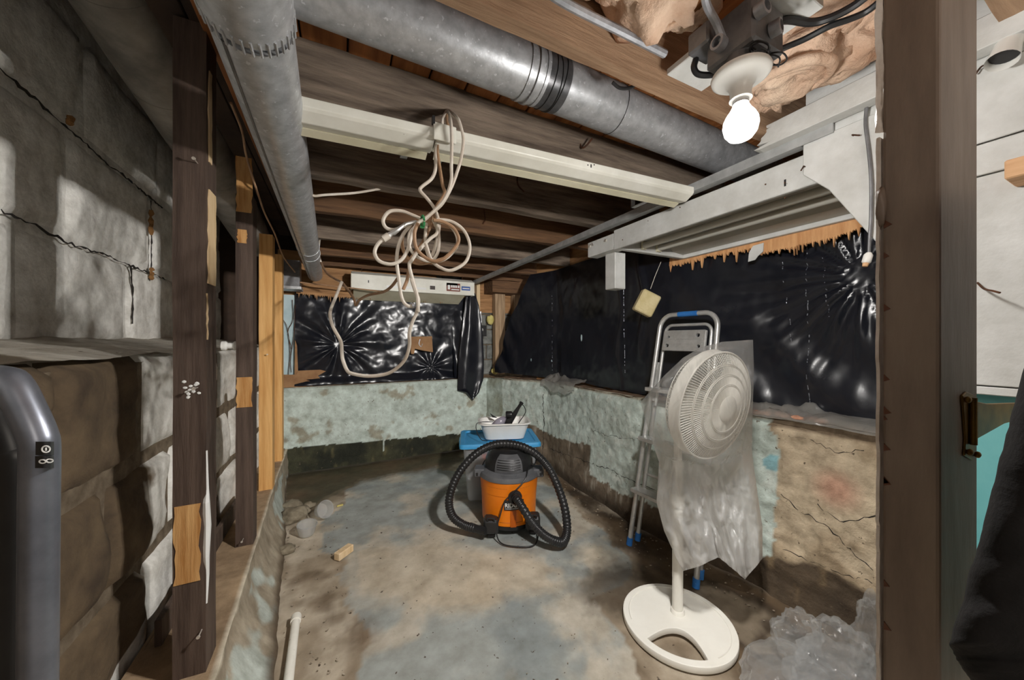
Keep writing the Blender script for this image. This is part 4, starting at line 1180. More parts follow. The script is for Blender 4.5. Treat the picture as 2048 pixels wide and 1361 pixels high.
# torn plywood strip over the sheet under the hood
s2_ = thing('splintered_strip', 'strip of splintered plywood under the hood above the large black sheet', 'plywood', PX(1500, 490, 2.03))
jag('strip', [PX(1322, 536, 2.03), PX(1400, 515, 2.03), PX(1480, 500, 2.03), PX(1520, 490, 2.03)], 0.05, 40, .01, .07, (.012, 0, 0), 'splinter', s2_, 5, p=.6)
jag('strip', [PX(1520, 505, 2.03), PX(1580, 494, 2.03), PX(1600, 488, 2.03), PX(1640, 480, 2.03), PX(1700, 462, 2.03), PX(1780, 430, 2.03)], 0.10, 56, .008, .05, (.012, 0, 0), 'splinter', s2_, 8, p=.55)
MB().prism([PX(x, y, 2.02) for x, y in [(1506, 492), (1527, 486), (1526, 503), (1516, 512), (1510, 520), (1496, 524), (1498, 505)]], (.004, 0, 0)).build('paint_scrap', M['white_wood'], s2_, label='scrap of white painted paper')

# dusty film lying along the right sill
def ledge_film(name, label, ya, yb, x_in, drop, mt, seed):
    q = MB()
    def f(u, v):
        Y = ya + (yb - ya) * u
        wx, wz = rw(Y)
        t = v
        n = nz((Y, v * .6, seed), 7, 4)
        if t < .6: x = wx + .20 - (.20 + .02) * t / .6; z = wz + .03 + .03 * n * (1 + math.sin(u * 7)) + .03 * (1 - t / .6)
        else:
            k_ = (t - .6) / .4
            x = wx - .03 - .012 * n; z = wz + .012 - drop * k_ * (0.5 + .5 * math.sin(math.pi * u) + .3 * n)
        return V((x, Y, z))
    q.grid(f, 60, 24)
    return tag(q.build(name, M[mt], sm=2), label, 'plastic film')
ledge_film('film_scrap', 'dusty clear plastic film folded over the right sill near the corner', 3.12, 2.55, 0, .11, 'film_dusty', 1)
ledge_film('film_scrap', 'dusty clear plastic film lying along the right sill beside the doorway', 1.16, .45, 0, .015, 'film_dusty', 5)
q = MB()
for i in range(9):
    Y = 1.2 - i * .045; wx, wz = rw(Y)
    q.blob((wx + .03 + .02 * math.sin(i * 2), Y, wz + .012), (.03, .03, .012), .4, 4, 3, i * 1.7, 2)
o = tag(q.build('brick_crumbs', mat('salmon_mortar', rgb(176, 122, 96), rgb(206, 158, 130), ns=20, rough=.95, bump=.5, bs=40), sm=2), 'crumbled salmon mortar on the sill behind the bagged fan', 'rubble')
o['kind'] = 'stuff'

# ------------------------------------------------------------------ hanging white cable bundle
co = thing('cable_bundle', 'dirty white coiled cable bundle hanging from a hole in the joist', 'cable', PY(848, 440, 1.0))
def cz(p, D=1.02): return PY(700 + p[0] / 3.242, 200 + p[1] / 3.242, p[2] if len(p) > 2 else D)
CR = .0050
def loop(pts, r=CR, mt='cable', D=1.02, n=6, nm='loop'):
    return MB().tube(smooth([cz(p, D) for p in pts], n), r, 8).build(nm, M[mt], co, sm=True)
loop([(632, 66, 1.315), (634, 72, 1.28), (648, 105, 1.1), (657, 180, 1.04), (660, 300), (657, 430), (655, 530), (615, 640), (545, 720), (480, 775)])
loop([(638, 66, 1.315), (645, 72, 1.28), (690, 110, 1.08), (715, 160, 1.04), (735, 260), (722, 370), (700, 450), (660, 560), (600, 670), (530, 735), (470, 790)], D=1.035)
loop([(625, 72, 1.30), (600, 120, 1.2), (598, 170, 1.19), (588, 240, 1.19), (556, 320, 1.10), (555, 440), (530, 510), (470, 560), (455, 588), (500, 640), (545, 700), (572, 775), (575, 850), (540, 990), (500, 1030)], D=1.05)
loop([(628, 78, 1.30), (628, 140, 1.2), (636, 180, 1.19), (580, 250, 1.19), (567, 320, 1.10), (580, 430), (600, 550), (612, 610), (560, 690), (540, 740), (535, 790)], D=1.06, mt='cable_brown')
loop([(470, 775), (400, 745), (330, 720), (255, 725), (215, 780), (235, 830), (290, 842), (350, 820), (440, 792)], D=1.03)
loop([(262, 880), (240, 890), (185, 930), (160, 990), (190, 1045), (265, 1066), (330, 1040), (375, 970), (405, 860), (440, 800), (480, 775)], D=1.01)
loop([(560, 775), (660, 790), (740, 850), (777, 950), (750, 1050), (660, 1105), (590, 1090), (530, 1040), (490, 930)], D=1.0)
loop([(440, 800), (418, 870), (435, 970), (520, 1040), (600, 1035), (680, 960), (705, 900), (670, 830), (600, 790), (540, 780)], D=.99, mt='cable_brown')
loop([(495, 800), (488, 900), (505, 1000), (545, 1045), (620, 1030), (690, 955), (690, 880), (640, 810), (560, 785)], D=1.04)
loop([(430, 800), (350, 860), (338, 940), (370, 1020), (440, 1062), (530, 1050), (640, 1020)], D=1.05, mt='cable_brown')
loop([(430, 815), (385, 870), (388, 960), (440, 1020), (520, 1045), (570, 985), (575, 870), (540, 780)], D=1.03)
loop([(560, 775), (565, 860), (520, 900), (460, 960), (400, 1040), (385, 1075), (410, 1180), (435, 1270), (442, 1355), (440, 1375)], D=1.02)
loop([(540, 790), (500, 870), (455, 950), (400, 1020), (380, 1110), (370, 1170), (345, 1230)], D=1.07, mt='cable_brown')
loop([(400, 800), (340, 880), (312, 960), (303, 1050), (315, 1150), (330, 1260), (350, 1315), (380, 1338), (405, 1336)], D=1.03)
MB().tube([cz((400, 1337), 1.03), cz((416, 1333), 1.03)], .009, 10).build('plug', M['conduit'], co, sm=True, label='grey end connector')
# inline connector
MB().tube([cz((212, 905), 1.01), cz((250, 880), 1.01)], .0095, 10).build('connector', M['cable'], co, sm=True)
MB().tube([cz((250, 880), 1.01), cz((268, 866), 1.01), cz((282, 860), 1.01), cz((318, 836), 1.01), cz((360, 805), 1.02), cz((430, 790), 1.02)], [.008, .006, .008, .006, .005, .005], 8).build('connector', M['alu'], co, sm=True)
q = MB()
for t in (0, .004, .008):
    q.tube([cz((470 + 10 * math.cos(a_) + t * 300, 790 + 40 * math.sin(a_)), 1.0 - .028 * math.cos(a_ * 1.0)) for a_ in [k_ * .6 for k_ in range(11)]], .0028, 6)
q.tube([cz((455, 822), .985), cz((480, 826), .985)], .004, 6)
q.build('green_tie', M['green'], co, sm=True, label='green twist tie')
def bz(p, D): return PY(540 + p[0] / 4.876, 560 + p[1] / 4.876, D)
bl = [(1378, -10), (1420, 120), (1448, 200), (1430, 320), (1390, 410), (1360, 520), (1360, 640), (1320, 770), (1240, 860), (1130, 920), (960, 940), (800, 915), (750, 880), (710, 780), (700, 700), (690, 600), (620, 470), (590, 380), (590, 300), (640, 170), (700, 20)]
MB().tube(smooth([bz(p, 1.02 + .35 * (i / 20) ** 2) for i, p in enumerate(bl)], 6), [.0052] * 121, 8).build('loop', M['cable'], co, sm=True)
tn = [(1250, -20), (1180, 70), (1100, 120), (960, 150), (870, 200), (835, 248), (820, 190), (770, 110), (700, 25), (640, -5), (560, -60), (505, -150), (480, -230)]
ct = MB().tube(smooth([bz(p, 1.07 + 2.2 * (i / 12) ** 1.2) for i, p in enumerate(tn)], 6), [.0045 + .004 * (i / 72) for i in range(73)], 8).build('tan_cable', M['cable_brown'], sm=True)
tag(ct, 'tan cable sagging from the coiled bundle to the end of the metal pipe', 'cable')
cable('thin_cable', [PY(600, 565, 3.74), PY(660, 572, 3.73), PY(700, 576, 3.70), PY(760, 583, 3.70)], .006, 'cable_brown', 'tan cable strung along under the fixture on the back wall')
cable('thin_cable', [PY(462, 206, 1.75), PY(484, 263, 1.95), PY(493, 313, 2.07), PY(513, 379, 2.16), PY(530, 428, 2.5), PY(550, 469, 2.8), PY(567, 514, 3.2), PY(590, 545, 3.5)], .005, 'cable_brown', 'thin tan cable trailing along the left side of the metal pipe')
cable('thin_cable', [PY(640, 470, 2.9), PY(638, 490, 3.0), PY(636, 505, 3.05), PY(642, 525, 3.1), PY(655, 548, 3.2), PY(680, 564, 3.3), PY(684, 566, 3.3)], .0075, 'cable', 'dirty white cable looped round the far end of the metal pipe')
cable('white_cable', [PY(612, 370, 1.75), PY(617, 382, 1.75), PY(628, 392, 1.76), PY(650, 390, 1.77), PY(710, 386, 1.80), PY(765, 377, 1.83)], .0055, 'cable', 'short white cable crossing from the metal pipe to the joist')
gb = thing('grey_box', 'small grey steel box at the back wall beside the yellow studs', 'electrical box', PY(578, 545, 3.75))
A_, B_ = PY(560, 518, 3.75), PY(600, 577, 3.75)
MB().box((A_.x, 3.75, B_.z), (B_.x, 3.9, A_.z)).build('box', M['grey_box'], gb, bevel=.004)
MB().box((A_.x - .01, 3.74, B_.z - .012), (B_.x + .012, 3.92, B_.z + .016)).build('rim', M['galv'], gb, bevel=.002)
p = PY(470, 692, 2.24)
kn = thing('insulator_knob', 'white porcelain insulator knob on the side of the second brown stud', 'insulator', (-0.472, 2.245, p.z))
MB().lathe([(.009, -.001), (.022, .0), (.024, .012), (.016, .02), (.016, .04), (.024, .048), (.024, .064), (.012, .07), (0, .07)], (-0.473, 2.245, p.z), (-1, 0, 0), 20).build('spool', M['porcelain'], kn, sm=True)

# ------------------------------------------------------------------ vacuum cleaner
VC = CW(-0.022, 2.50, 0)
va = thing('shop_vacuum', 'orange and grey wet and dry vacuum cleaner with a thick black hose', 'vacuum cleaner', VC)
def vp(x, y, z): return VC + RT * x + FW * y + UP * z
MB().lathe([(0, .055), (.178, .055), (.188, .065), (.192, .16), (.196, .262), (.199, .264), (.200, .285), (.204, .34), (.207, .352), (.205, .36), (.19, .36)], VC, UP, 56).build('drum', M['orange'], va, sm=True)
MB().lathe([(.207, .352), (.213, .356), (.213, .366), (.205, .385), (.17, .40), (.15, .405)], VC, UP, 56, cap=False).build('lid', M['dark_grey'], va, sm=True)
MB().lathe([(.166, .395), (.170, .425), (.167, .462), (.152, .492), (.118, .516), (.06, .528), (0, .531)], VC + FW * .01, UP, 48, sx=1, sy=1).build('motor_head', M['black'], va, sm=True)
# grey front cowl with vent slots
def cowl(u, v):
    th = math.radians(-90 + (-34 + 68 * u) * (1.0 - .15 * v))
    prof = [(.168, .398), (.173, .425), (.170, .462), (.155, .493), (.121, .517)]
    t = v * 4; i = min(3, int(t)); f_ = t - i
    rr = prof[i][0] + (prof[i + 1][0] - prof[i][0]) * f_; zz = prof[i][1] + (prof[i + 1][1] - prof[i][1]) * f_
    return vp(rr * math.cos(th) * 1.012, rr * math.sin(th) * 1.012 + .01, zz)
cw = MB().grid(cowl, 20, 16).build('cowl', M['dark_grey'], va, sm=2)
for k_ in range(5):
    z = .432 + k_ * .0145
    pts = []
    for j in range(9):
        a_ = -27 + 54 * j / 8
        prof_r = {0: .1755, 1: .1745, 2: .173, 3: .167, 4: .160}[k_]
        th = math.radians(-90 + a_)
        pts.append(vp(prof_r * math.cos(th), prof_r * math.sin(th) + .01, z - .004 * math.cos(math.radians(a_ * 2))))
    MB().tube(pts, .0032, 6).build('vent_slot', M['black'], va, sm=True)
MB().tube(smooth([vp(-.045, -.168, .388), vp(-.04, -.172, .398), vp(.04, -.172, .398), vp(.045, -.168, .388)], 4), .006, 8).build('latch', M['dark_grey'], va, sm=True)
MB().tube(smooth([vp(-.085, .04, .46), vp(-.085, .05, .52), vp(-.07, .05, .545), vp(.07, .05, .545), vp(.085, .05, .52), vp(.085, .04, .46)], 6), .013, 10).build('handle', M['dark_grey'], va, sm=True)
for sx in (-1, 1):
    MB().obox(vp(sx * .205, -.02, .372), RT * .038, FW * .05, UP * .028).build('lug', M['dark_grey'], va, bevel=.008)
    MB().obox(vp(sx * .222, -.055, .366), RT * .008, FW * .018, UP * .012).build('latch', M['black'], va, bevel=.003)
# casters
for (x, y) in ((-.115, -.19), (.16, -.15), (-.15, .15), (.15, .15)):
    c_ = MB().obox(vp(x, y, .085), RT * .048, FW * .05, UP * .045).build('caster', M['black'], va, bevel=.012)
    MB().tube([vp(x - .02, y, .026), vp(x + .02, y, .026)], .026, 16).build('wheel', M['black_matt'], c_, sm=True)
    if y < 0:
        MB().tube(smooth([vp(x - .02, y - .045, .125), vp(x - .02, y - .05, .145), vp(x + .02, y - .05, .145), vp(x + .02, y - .045, .125)], 4), .006, 8).build('bracket', M['black'], c_, sm=True)
MB().lathe([(.16, .03), (.185, .035), (.188, .06), (.16, .062)], VC, UP, 40).build('base_ring', M['black'], va, sm=True)
# hose inlet on the front
ith = math.radians(-78)
ip = vp(.199 * math.cos(ith), .199 * math.sin(ith), .265)
idr = (RT * math.cos(ith) + FW * math.sin(ith))
MB().lathe([(.046, -.012), (.046, .012), (.042, .018), (.034, .02), (.034, .04), (.03, .045)], ip, idr, 28, cap=False).build('inlet', M['black'], va, sm=True)
# label plate with the maker's name
def onr(x, z, rr): a_ = math.radians(-90) + x / .2; return vp(rr * math.cos(a_), rr * math.sin(a_), z)
def plate(x0, x1, z0, z1, rr, th):
    q = MB(); n = 14
    q.grid(lambda u, v: onr(x0 + (x1 - x0) * u, z0 + (z1 - z0) * v, rr + th), n, 2)
    return q
lp = plate(-.03, .105, .178, .243, .196, .003).build('label_plate', M['black'], va, sm=2)
MB().grid(lambda u, v: onr(.012 + .04 * u, .062 + .112 * v, .1915 + .004 * v + .0015), 6, 4).build('stripe', mat('dark_orange', rgb(176, 84, 8), rough=.45), va, sm=2, label='darker orange stripe below the label')
cu = bpy.data.curves.new('maker_name', 'FONT'); cu.body = 'RIDGID'; cu.size = .038; cu.extrude = .0006; cu.resolution_u = 3; cu.offset = .0009
to = bpy.data.objects.new('maker_name_tmp', cu); COL.objects.link(to)
dg = bpy.context.evaluated_depsgraph_get()
tm = bpy.data.meshes.new_from_object(to.evaluated_get(dg))
q = MB(); xs = [v.co.x for v in tm.vertices]; sc_ = .118 / (max(xs) - min(xs))
q.add([onr(-.024 + (v.co.x - min(xs)) * sc_, .198 + v.co.y * 1.0, .2000 + v.co.z) for v in tm.vertices], [tuple(p.vertices) for p in tm.polygons])
q.build('maker_name', M['white_print'], lp, fix=False)
bpy.data.objects.remove(to); bpy.data.meshes.remove(tm)
MB().grid(lambda u, v: onr(-.024 + .10 * u, .187 + .003 * v, .2003), 10, 1).build('underline', M['white_print'], lp)
q = MB()
for (z, x0, x1) in ((.318, -.15, -.01), (.318, .06, .16), (.09, -.1, .1)):
    q.tube([onr(x0 + (x1 - x0) * i / 16, z, .201 if z > .2 else .1885) for i in range(17)], .0016, 5)
q.build('groove', mat('groove_orange', rgb(150, 72, 8), rough=.5), va, label='moulded groove in the drum')
# hose
hp = [ip + idr * .02, ip + idr * .06 + RT * .01, PD(1062, 1042, 2.20), PD(1085, 1068, 2.16), PD(1108, 1082, 2.14), PD(1126, 1084, 2.16), PD(1134, 1062, 2.22), PD(1130, 1020, 2.26), PD(1116, 975, 2.32), PD(1096, 935, 2.37), PD(1066, 905, 2.42),
      PD(1030, 890, 2.45), PD(990, 890, 2.45), PD(955, 906, 2.41), PD(925, 936, 2.37), PD(906, 970, 2.33), PD(898, 1005, 2.31), PD(905, 1033, 2.31), PD(926, 1050, 2.31), PD(950, 1058, 2.29)]
hs = smooth(hp, 24)
rs_ = [.0265 + .0022 * math.sin(i * math.pi * .5) for i in range(len(hs))]
hs2 = []; acc = 0
MB().tube(hs, rs_, 14).build('hose', M['black'], va, sm=2)
MB().tube(smooth([PD(940, 1053, 2.31), PD(955, 1059, 2.28), PD(972, 1063, 2.25)], 6), .024, 14).build('hose_cuff', M['black'], va, sm=True)
# cords
cable('cord', [vp(.13, -.1, .42), vp(.12, -.17, .40), vp(.10, -.2, .37), vp(.05, -.222, .325), vp(.0, -.226, .28), vp(-.03, -.222, .24), vp(-.06, -.22, .14), vp(-.08, -.23, .07), vp(-.06, -.26, .012), vp(.0, -.3, .006), vp(.12, -.31, .006), vp(.17, -.28, .006), vp(.19, -.24, .03), vp(.2, -.2, .06)], .0042, 'black', '', parent=va)
cable('cord', [vp(.15, -.04, .42), vp(.17, -.1, .44), vp(.19, -.06, .47), vp(.15, -.02, .50), vp(.05, -.05, .525), vp(-.1, -.04, .51), vp(-.17, 0, .44), vp(-.19, .02, .40)], .004, 'black', '', parent=va)

# ------------------------------------------------------------------ storage bin with white tub
BY = math.radians(7)
bx = RT * math.cos(BY) + FW * math.sin(BY); by = FW * math.cos(BY) - RT * math.sin(BY)
BC = CW(-0.115, 3.02, 0)
def bp_(x, y, z): return BC + bx * x + by * y + UP * z
def rrect(hx, hy, r_, n=5):
    out = []
    for cx, cy, a0 in ((hx - r_, hy - r_, 0), (-hx + r_, hy - r_, 90), (-hx + r_, -hy + r_, 180), (hx - r_, -hy + r_, 270)):
        for k_ in range(n + 1):
            a_ = math.radians(a0 + 90 * k_ / n); out.append((cx + r_ * math.cos(a_), cy + r_ * math.sin(a_)))
    return out
def loft(secs, fn):
    q = MB(); n = len(secs[0][0]); vs = []; fs = []
    for pr_, z in secs: vs += [fn(x, y, z) for x, y in pr_]
    for i in range(len(secs) - 1):
        for k_ in range(n): l = (k_ + 1) % n; fs.append((i * n + k_, i * n + l, (i + 1) * n + l, (i + 1) * n + k_))
    q.add(vs, fs); return q, n
bn = thing('storage_bin', 'cloudy plastic storage bin with a sky blue lid behind the vacuum', 'storage bin', BC)
q, n = loft([(rrect(.262, .175, .03), .006), (rrect(.268, .18, .03), .04), (rrect(.30, .205, .03), .44), (rrect(.312, .217, .03), .445), (rrect(.312, .217, .03), .455)], bp_)
q.f.append(tuple(range(n - 1, -1, -1)))
q.build('body', M['film_bin'], bn, sm=40)
q, n = loft([(rrect(.318, .222, .03), .435), (rrect(.33, .234, .035), .437), (rrect(.33, .234, .035), .462), (rrect(.322, .226, .03), .472), (rrect(.29, .195, .03), .470), (rrect(.285, .19, .03), .460)], bp_)
q.f.append(tuple((len(q.v) // n - 1) * n + k_ for k_ in range(n)))
q.build('lid', M['lid_blue'], bn, sm=40)
for sx in (-1, 1):
    MB().obox(bp_(sx * .325, 0, .43), bx * .012, by * .06, UP * .03).build('clip', M['lid_blue'], bn, bevel=.006)
for (c_, rad, mt, lb, ca) in (((-.08, -.08, .33), (.075, .06, .035), 'label_red', 'orange red thing seen through the side of the storage bin', 'box'),
                              ((-.16, -.02, .13), (.085, .1, .11), 'black_matt', 'dark bundle lying low inside the storage bin', 'bundle'),
                              ((.1, -.02, .13), (.14, .12, .11), 'conduit', 'pale grey bundle inside the storage bin', 'bundle')):
    mm = mat('red_orange', rgb(220, 84, 40), rough=.5) if mt == 'label_red' else M[mt]
    q = MB().blob((0, 0, 0), rad, .25, 3, 3, c_[0] * 9, 3)
    q.v = [bp_(c_[0], c_[1], c_[2]) + bx * v.x + by * v.y + UP * v.z for v in q.v]
    tag(q.build('bin_content', mm, sm=2), lb, ca)
TC_ = bp_(.045, -.02, .473)
def tp(x, y, z): return TC_ + bx * x + by * y + UP * z
tb = thing('white_tub', 'white plastic tub standing on the blue lid', 'tub', TC_)
def oct_(hx, hy): return rrect(hx, hy, min(hx, hy) * .55, 4)
q, n = loft([(oct_(.165, .095), .0), (oct_(.205, .135), .125), (oct_(.222, .150), .128), (oct_(.222, .150), .140), (oct_(.203, .132), .138), (oct_(.160, .090), .008)], tp)
q.f.append(tuple(range(n - 1, -1, -1))); q.f.append(tuple((len(q.v) // n - 1) * n + k_ for k_ in range(n)))
q.build('tub', M['white_plastic'], tb, sm=50)
sc = thing('steam_cleaner', 'black handled appliance with a lilac tank lying in the white tub', 'appliance', tp(-.02, 0, .02))
h0, h1 = tp(.0, -.02, .06), PD(1042, 808, 2.93)
mid = h0.lerp(h1, .5)
MB().tube(smooth([h0, h0.lerp(h1, .3) + UP * .01, mid, h0.lerp(h1, .8), h1], 5), [.04 - .026 * min(1, i / 16) for i in range(21)], 14).build('handle', M['black'], sc, sm=True)
MB().tube([h1, h1 + (h1 - h0).normalized() * .012], .018, 12).build('end_knob', M['black'], sc, sm=True)
q = MB().blob((0, 0, 0), (.07, .045, .05), .12, 2, 2, 3.0, 3); q.v = [tp(-.055, -.03, .115) + bx * v.x + by * v.y + UP * (v.z + v.x * .6) for v in q.v]
q.build('tank', M['lilac'], sc, sm=2)
MB().lathe([(.022, -.03), (.03, -.02), (.03, .02), (.02, .03)], mid + bx * -.03 + UP * .02, bx, 14).build('collar', M['black'], sc, sm=True)
MB().prism([tp(-.10, .02, .16), tp(-.06, .02, .155), tp(-.12, .02, .195)], by * .02).build('nozzle', M['black'], sc)
cable('cord', [h1, h1 + bx * .03 + UP * -.03, h1 + bx * .035 + UP * -.08, tp(.12, .0, .10), tp(.1, .03, .03)], .0035, 'black', '', parent=sc)
cable('cord', [tp(-.10, -.1, .15), tp(-.2, -.12, .155), tp(-.24, -.13, .14), tp(-.235, -.14, .08), tp(-.2, -.15, .02), tp(-.15, -.16, .01)], .0035, 'black', '', parent=sc)

# ------------------------------------------------------------------ stepladder
F1, F2 = PZ(1259, 1086, 0.012), PZ(1392, 1170, 0.012)
lm = (F1 + F2) / 2; lw = (F1 - F2); lw.z = 0
lu = V((0.245, 0.0, 1.448))
ln = lw.normalized().cross(lu.normalized())
if ln.x > 0: ln = -ln
def LP(a, t, off=0.0): return lm + lw * (a * (1 - .16 * t)) + lu * t + ln * off
la = thing('stepladder', 'folded aluminium stepladder with blue feet leaning on the right wall', 'stepladder', V((lm.x, lm.y, 0)))
def uframe(off, a0, t0, t1, r_, cr, nm, base=None):
    pts = [LP(a0, t0, off)]
    pts.append(LP(a0, t0 + (t1 - t0) * .5, off))
    for k_ in range(9):
        th = math.radians(90 * k_ / 8)
        pts.append(LP(a0 - cr * (1 - math.cos(th)) / .4, t1 - cr / 1.45 * (1 - math.sin(th)), off))
    for k_ in range(8, -1, -1):
        th = math.radians(90 * k_ / 8)
        pts.append(LP(-a0 + cr * (1 - math.cos(th)) / .4, t1 - cr / 1.45 * (1 - math.sin(th)), off))
    pts += [LP(-a0, t0 + (t1 - t0) * .5, off), LP(-a0, t0, off)]
    return MB().tube(pts, r_, 12).build(nm, M['alu'], la, sm=True)
uframe(0, .5, .0, 1.0, .0145, .085, 'front_frame')
uframe(-.012, .40, .60, .955, .010, .05, 'inner_frame')
for a_ in (.47, -.47):
    MB().tube([LP(a_, .02, -.055), LP(a_, .78, -.035)], .0125, 12).build('rear_leg', M['alu'], la, sm=True)
MB().tube([LP(.47, .30, -.05), LP(-.47, .30, -.05)], .010, 10).build('brace', M['alu'], la, sm=True)
for (a_, off, t) in ((.5, 0, 0), (-.5, 0, 0), (.47, -.055, .02), (-.47, -.055, .02)):
    MB().tube([LP(a_, t - .010, off), LP(a_, t + .022, off)], .0185, 12).build('foot', M['blue'], la, sm=True, label='blue rubber foot')
MB().tube([LP(.17, 1.0, 0), LP(-.17, 1.0, 0)], .0165, 14).build('grip', M['blue'], la, sm=True, label='blue grip on the top rail')
# platform plate with holes
def curve_mesh(loops, ext, bev=0.0):
    c_ = bpy.data.curves.new('tmp', 'CURVE'); c_.dimensions = '2D'; c_.fill_mode = 'BOTH'; c_.extrude = ext; c_.bevel_depth = bev; c_.bevel_resolution = 1
    for lp_ in loops:
        s = c_.splines.new('POLY'); s.points.add(len(lp_) - 1); s.use_cyclic_u = True
        for i, (x, y) in enumerate(lp_): s.points[i].co = (x, y, 0, 1)
    ob = bpy.data.objects.new('tmp', c_); COL.objects.link(ob)
    me = bpy.data.meshes.new_from_object(ob.evaluated_get(bpy.context.evaluated_depsgraph_get()))
    vs = [v.co.copy() for v in me.vertices]; fs = [tuple(p.vertices) for p in me.polygons]
    bpy.data.objects.remove(ob); bpy.data.meshes.remove(me)
    return vs, fs
circ = lambda cx, cy, r_, n=16: [(cx + r_ * math.cos(2 * math.pi * k_ / n), cy + r_ * math.sin(2 * math.pi * k_ / n)) for k_ in range(n)]
vs, fs = curve_mesh([rrect(.135, .062, .006, 2), circ(-.10, .022, .010), circ(.09, .032, .014), circ(-.105, -.032, .014), circ(.10, -.034, .012)], .008, .002)
wn_ = lw.normalized(); un_ = lu.normalized()
pc_ = LP(0, .885, .012)
q = MB(); q.add([pc_ - wn_ * v.x + un_ * v.y + ln * v.z for v in vs], fs)
q.build('platform', M['alu'], la, sm=30)
for z in (-.02, .01): MB().obox(pc_ + un_ * z + ln * .0105, wn_ * .12, un_ * .0025, ln * .0015).build('tread_rib', M['alu'], la)
for t in (.235, .455, .67):
    c_ = LP(0, t, .03)
    MB().obox(c_, wn_ * (.5 * lw.length * (1 - .16 * t) - .006), V((-1, 0, 0.02)) * .04, UP * .012).build('step', M['alu'], la, bevel=.003)
for a_ in (.44, -.44):
    MB().beam(LP(a_, .62, .0), LP(a_, .79, -.012), .006, .022).build('link', M['alu'], la)

# ------------------------------------------------------------------ pedestal fan in a bag
FB = CW(.752, 1.59, 0)
fa = thing('pedestal_fan', 'ivory pedestal fan on a round base with a crescent opening', 'fan', FB)
outer = [(.232 * math.cos(2 * math.pi * k_ / 64), .232 * math.sin(2 * math.pi * k_ / 64)) for k_ in range(64)]
a0, a1 = math.radians(-151), math.radians(-82)
low = [(.207 * math.cos(a0 + (a1 - a0) * k_ / 14), .207 * math.sin(a0 + (a1 - a0) * k_ / 14)) for k_ in range(15)]
pa, pb_ = V((low[-1][0], low[-1][1])), V((low[0][0], low[0][1]))
ctl = V((.045, .035))
upc = []
for k_ in range(1, 14):
    t = k_ / 14; upc.append(tuple((pa * (1 - t) ** 2 + ctl * 2 * t * (1 - t) + pb_ * t * t)[:2]))
vs, fs = curve_mesh([outer, low + upc], .010, .004)
q = MB(); q.add([FB + RT * v.x + FW * v.y + UP * (.0165 + v.z + .010 * max(0, 1 - math.hypot(v.x, v.y) / .23)) for v in vs], fs)
q.build('base', M['fan_white'], fa, sm=30)
q = MB(); q.tube([FB + RT * (.208 * math.cos(t)) + FW * (.208 * math.sin(t)) + UP * .0325 for t in [math.radians(-70 + 250 * k_ / 60) for k_ in range(61)]], .0022, 5)
q.build('base_rib', M['fan_white'], fa, sm=True)
PB = CW(.772, 1.632, .03)
PT = CW(.772, 1.628, .95)
MB().lathe([(.032, .0), (.030, .012), (.026, .018)], PB, UP, 24).build('collar', M['fan_white'], fa, sm=True)
MB().tube([PB, PB.lerp(PT, .55)], .0235, 24).build('pole', M['fan_white'], fa, sm=True)
MB().tube([PB.lerp(PT, .5), PT], .018, 20).build('inner_pole', M['fan_white'], fa, sm=True)
MB().tube([PB.lerp(PT, .54), PB.lerp(PT, .60)], .029, 20).build('collar', M['fan_white'], fa, sm=True)
nc = V((.44, -.13, -.89)).normalized()
fn = RT * nc.x + UP * nc.y + FW * (-nc.z) * -1
FC = PD(1432, 812, 1.475)
fe1 = fn.cross(UP).normalized(); fe2 = fe1.cross(fn).normalized()
def fpnt(r_, th, d): return FC + (fe1 * math.cos(th) + fe2 * math.sin(th)) * r_ + fn * d
RF = .229
def dome(r_): return .052 * (1 - (r_ / RF) ** 2.2)
def ring(r_, d, tr, mt='fan_white', n=64): return MB().tube([fpnt(r_, 2 * math.pi * k_ / n, d) for k_ in range(n)], tr, 8, closed=True)
q = MB().grid(lambda u, v: fpnt(RF + .004 - .002 * math.sin(v * math.pi), u * 2 * math.pi, .004 - .048 * v), 72, 6, cu=True)
q.build('rim_band', M['fan_white'], fa, sm=2)
fg = ring(RF, .004, .0042).build('front_grille', M['fan_white'], fa, sm=True)
q = MB()
for r_ in (.182, .176, .142, .136, .102, .097): 
    q.tube([fpnt(r_, 2 * math.pi * k_ / 64, dome(r_) + .001) for k_ in range(64)], .0022, 6, closed=True)
q.build('grille_rings', M['fan_white'], fg, sm=True)
q = MB()
for k_ in range(120):
    th = 2 * math.pi * k_ / 120
    q.tube([fpnt(r_, th + .25 * (1 - r_ / RF), dome(r_)) for r_ in (.05, .09, .13, .17, .20, RF)], .0022, 4, cap=False)
sp = q.build('grille_spokes', M['fan_white'], fg, kind='stuff')
MB().lathe([(.056, .040), (.056, .052), (.048, .058), (.020, .060), (0, .060)], FC, fn, 36).build('hub_cap', M['fan_white'], fa, sm=True)
q = MB()
for k_ in range(90):
    th = 2 * math.pi * k_ / 90
    q.tube([fpnt(r_, th, d_) for r_, d_ in ((RF, -.04), (.21, -.075), (.16, -.105), (.07, -.115))], .0014, 4, cap=False)
for r_, d_ in ((.21, -.075), (.16, -.105), (.07, -.115)):
    q.tube([fpnt(r_, 2 * math.pi * k_ / 64, d_) for k_ in range(64)], .002, 6, closed=True)
q.build('rear_grille', M['fan_white'], fa, kind='stuff')
for b_ in range(3):
    def bl_(u, v, b_=b_):
        r_ = .03 + .165 * u
        th = b_ * 2 * math.pi / 3 + (v - .5) * (1.35 - .35 * u) + .3 * u
        return fpnt(r_, th, -.02 - .035 * (v - .5) - .01 * u)
    MB().grid(bl_, 10, 10).build('blade', M['fan_white'], fa, sm=2)
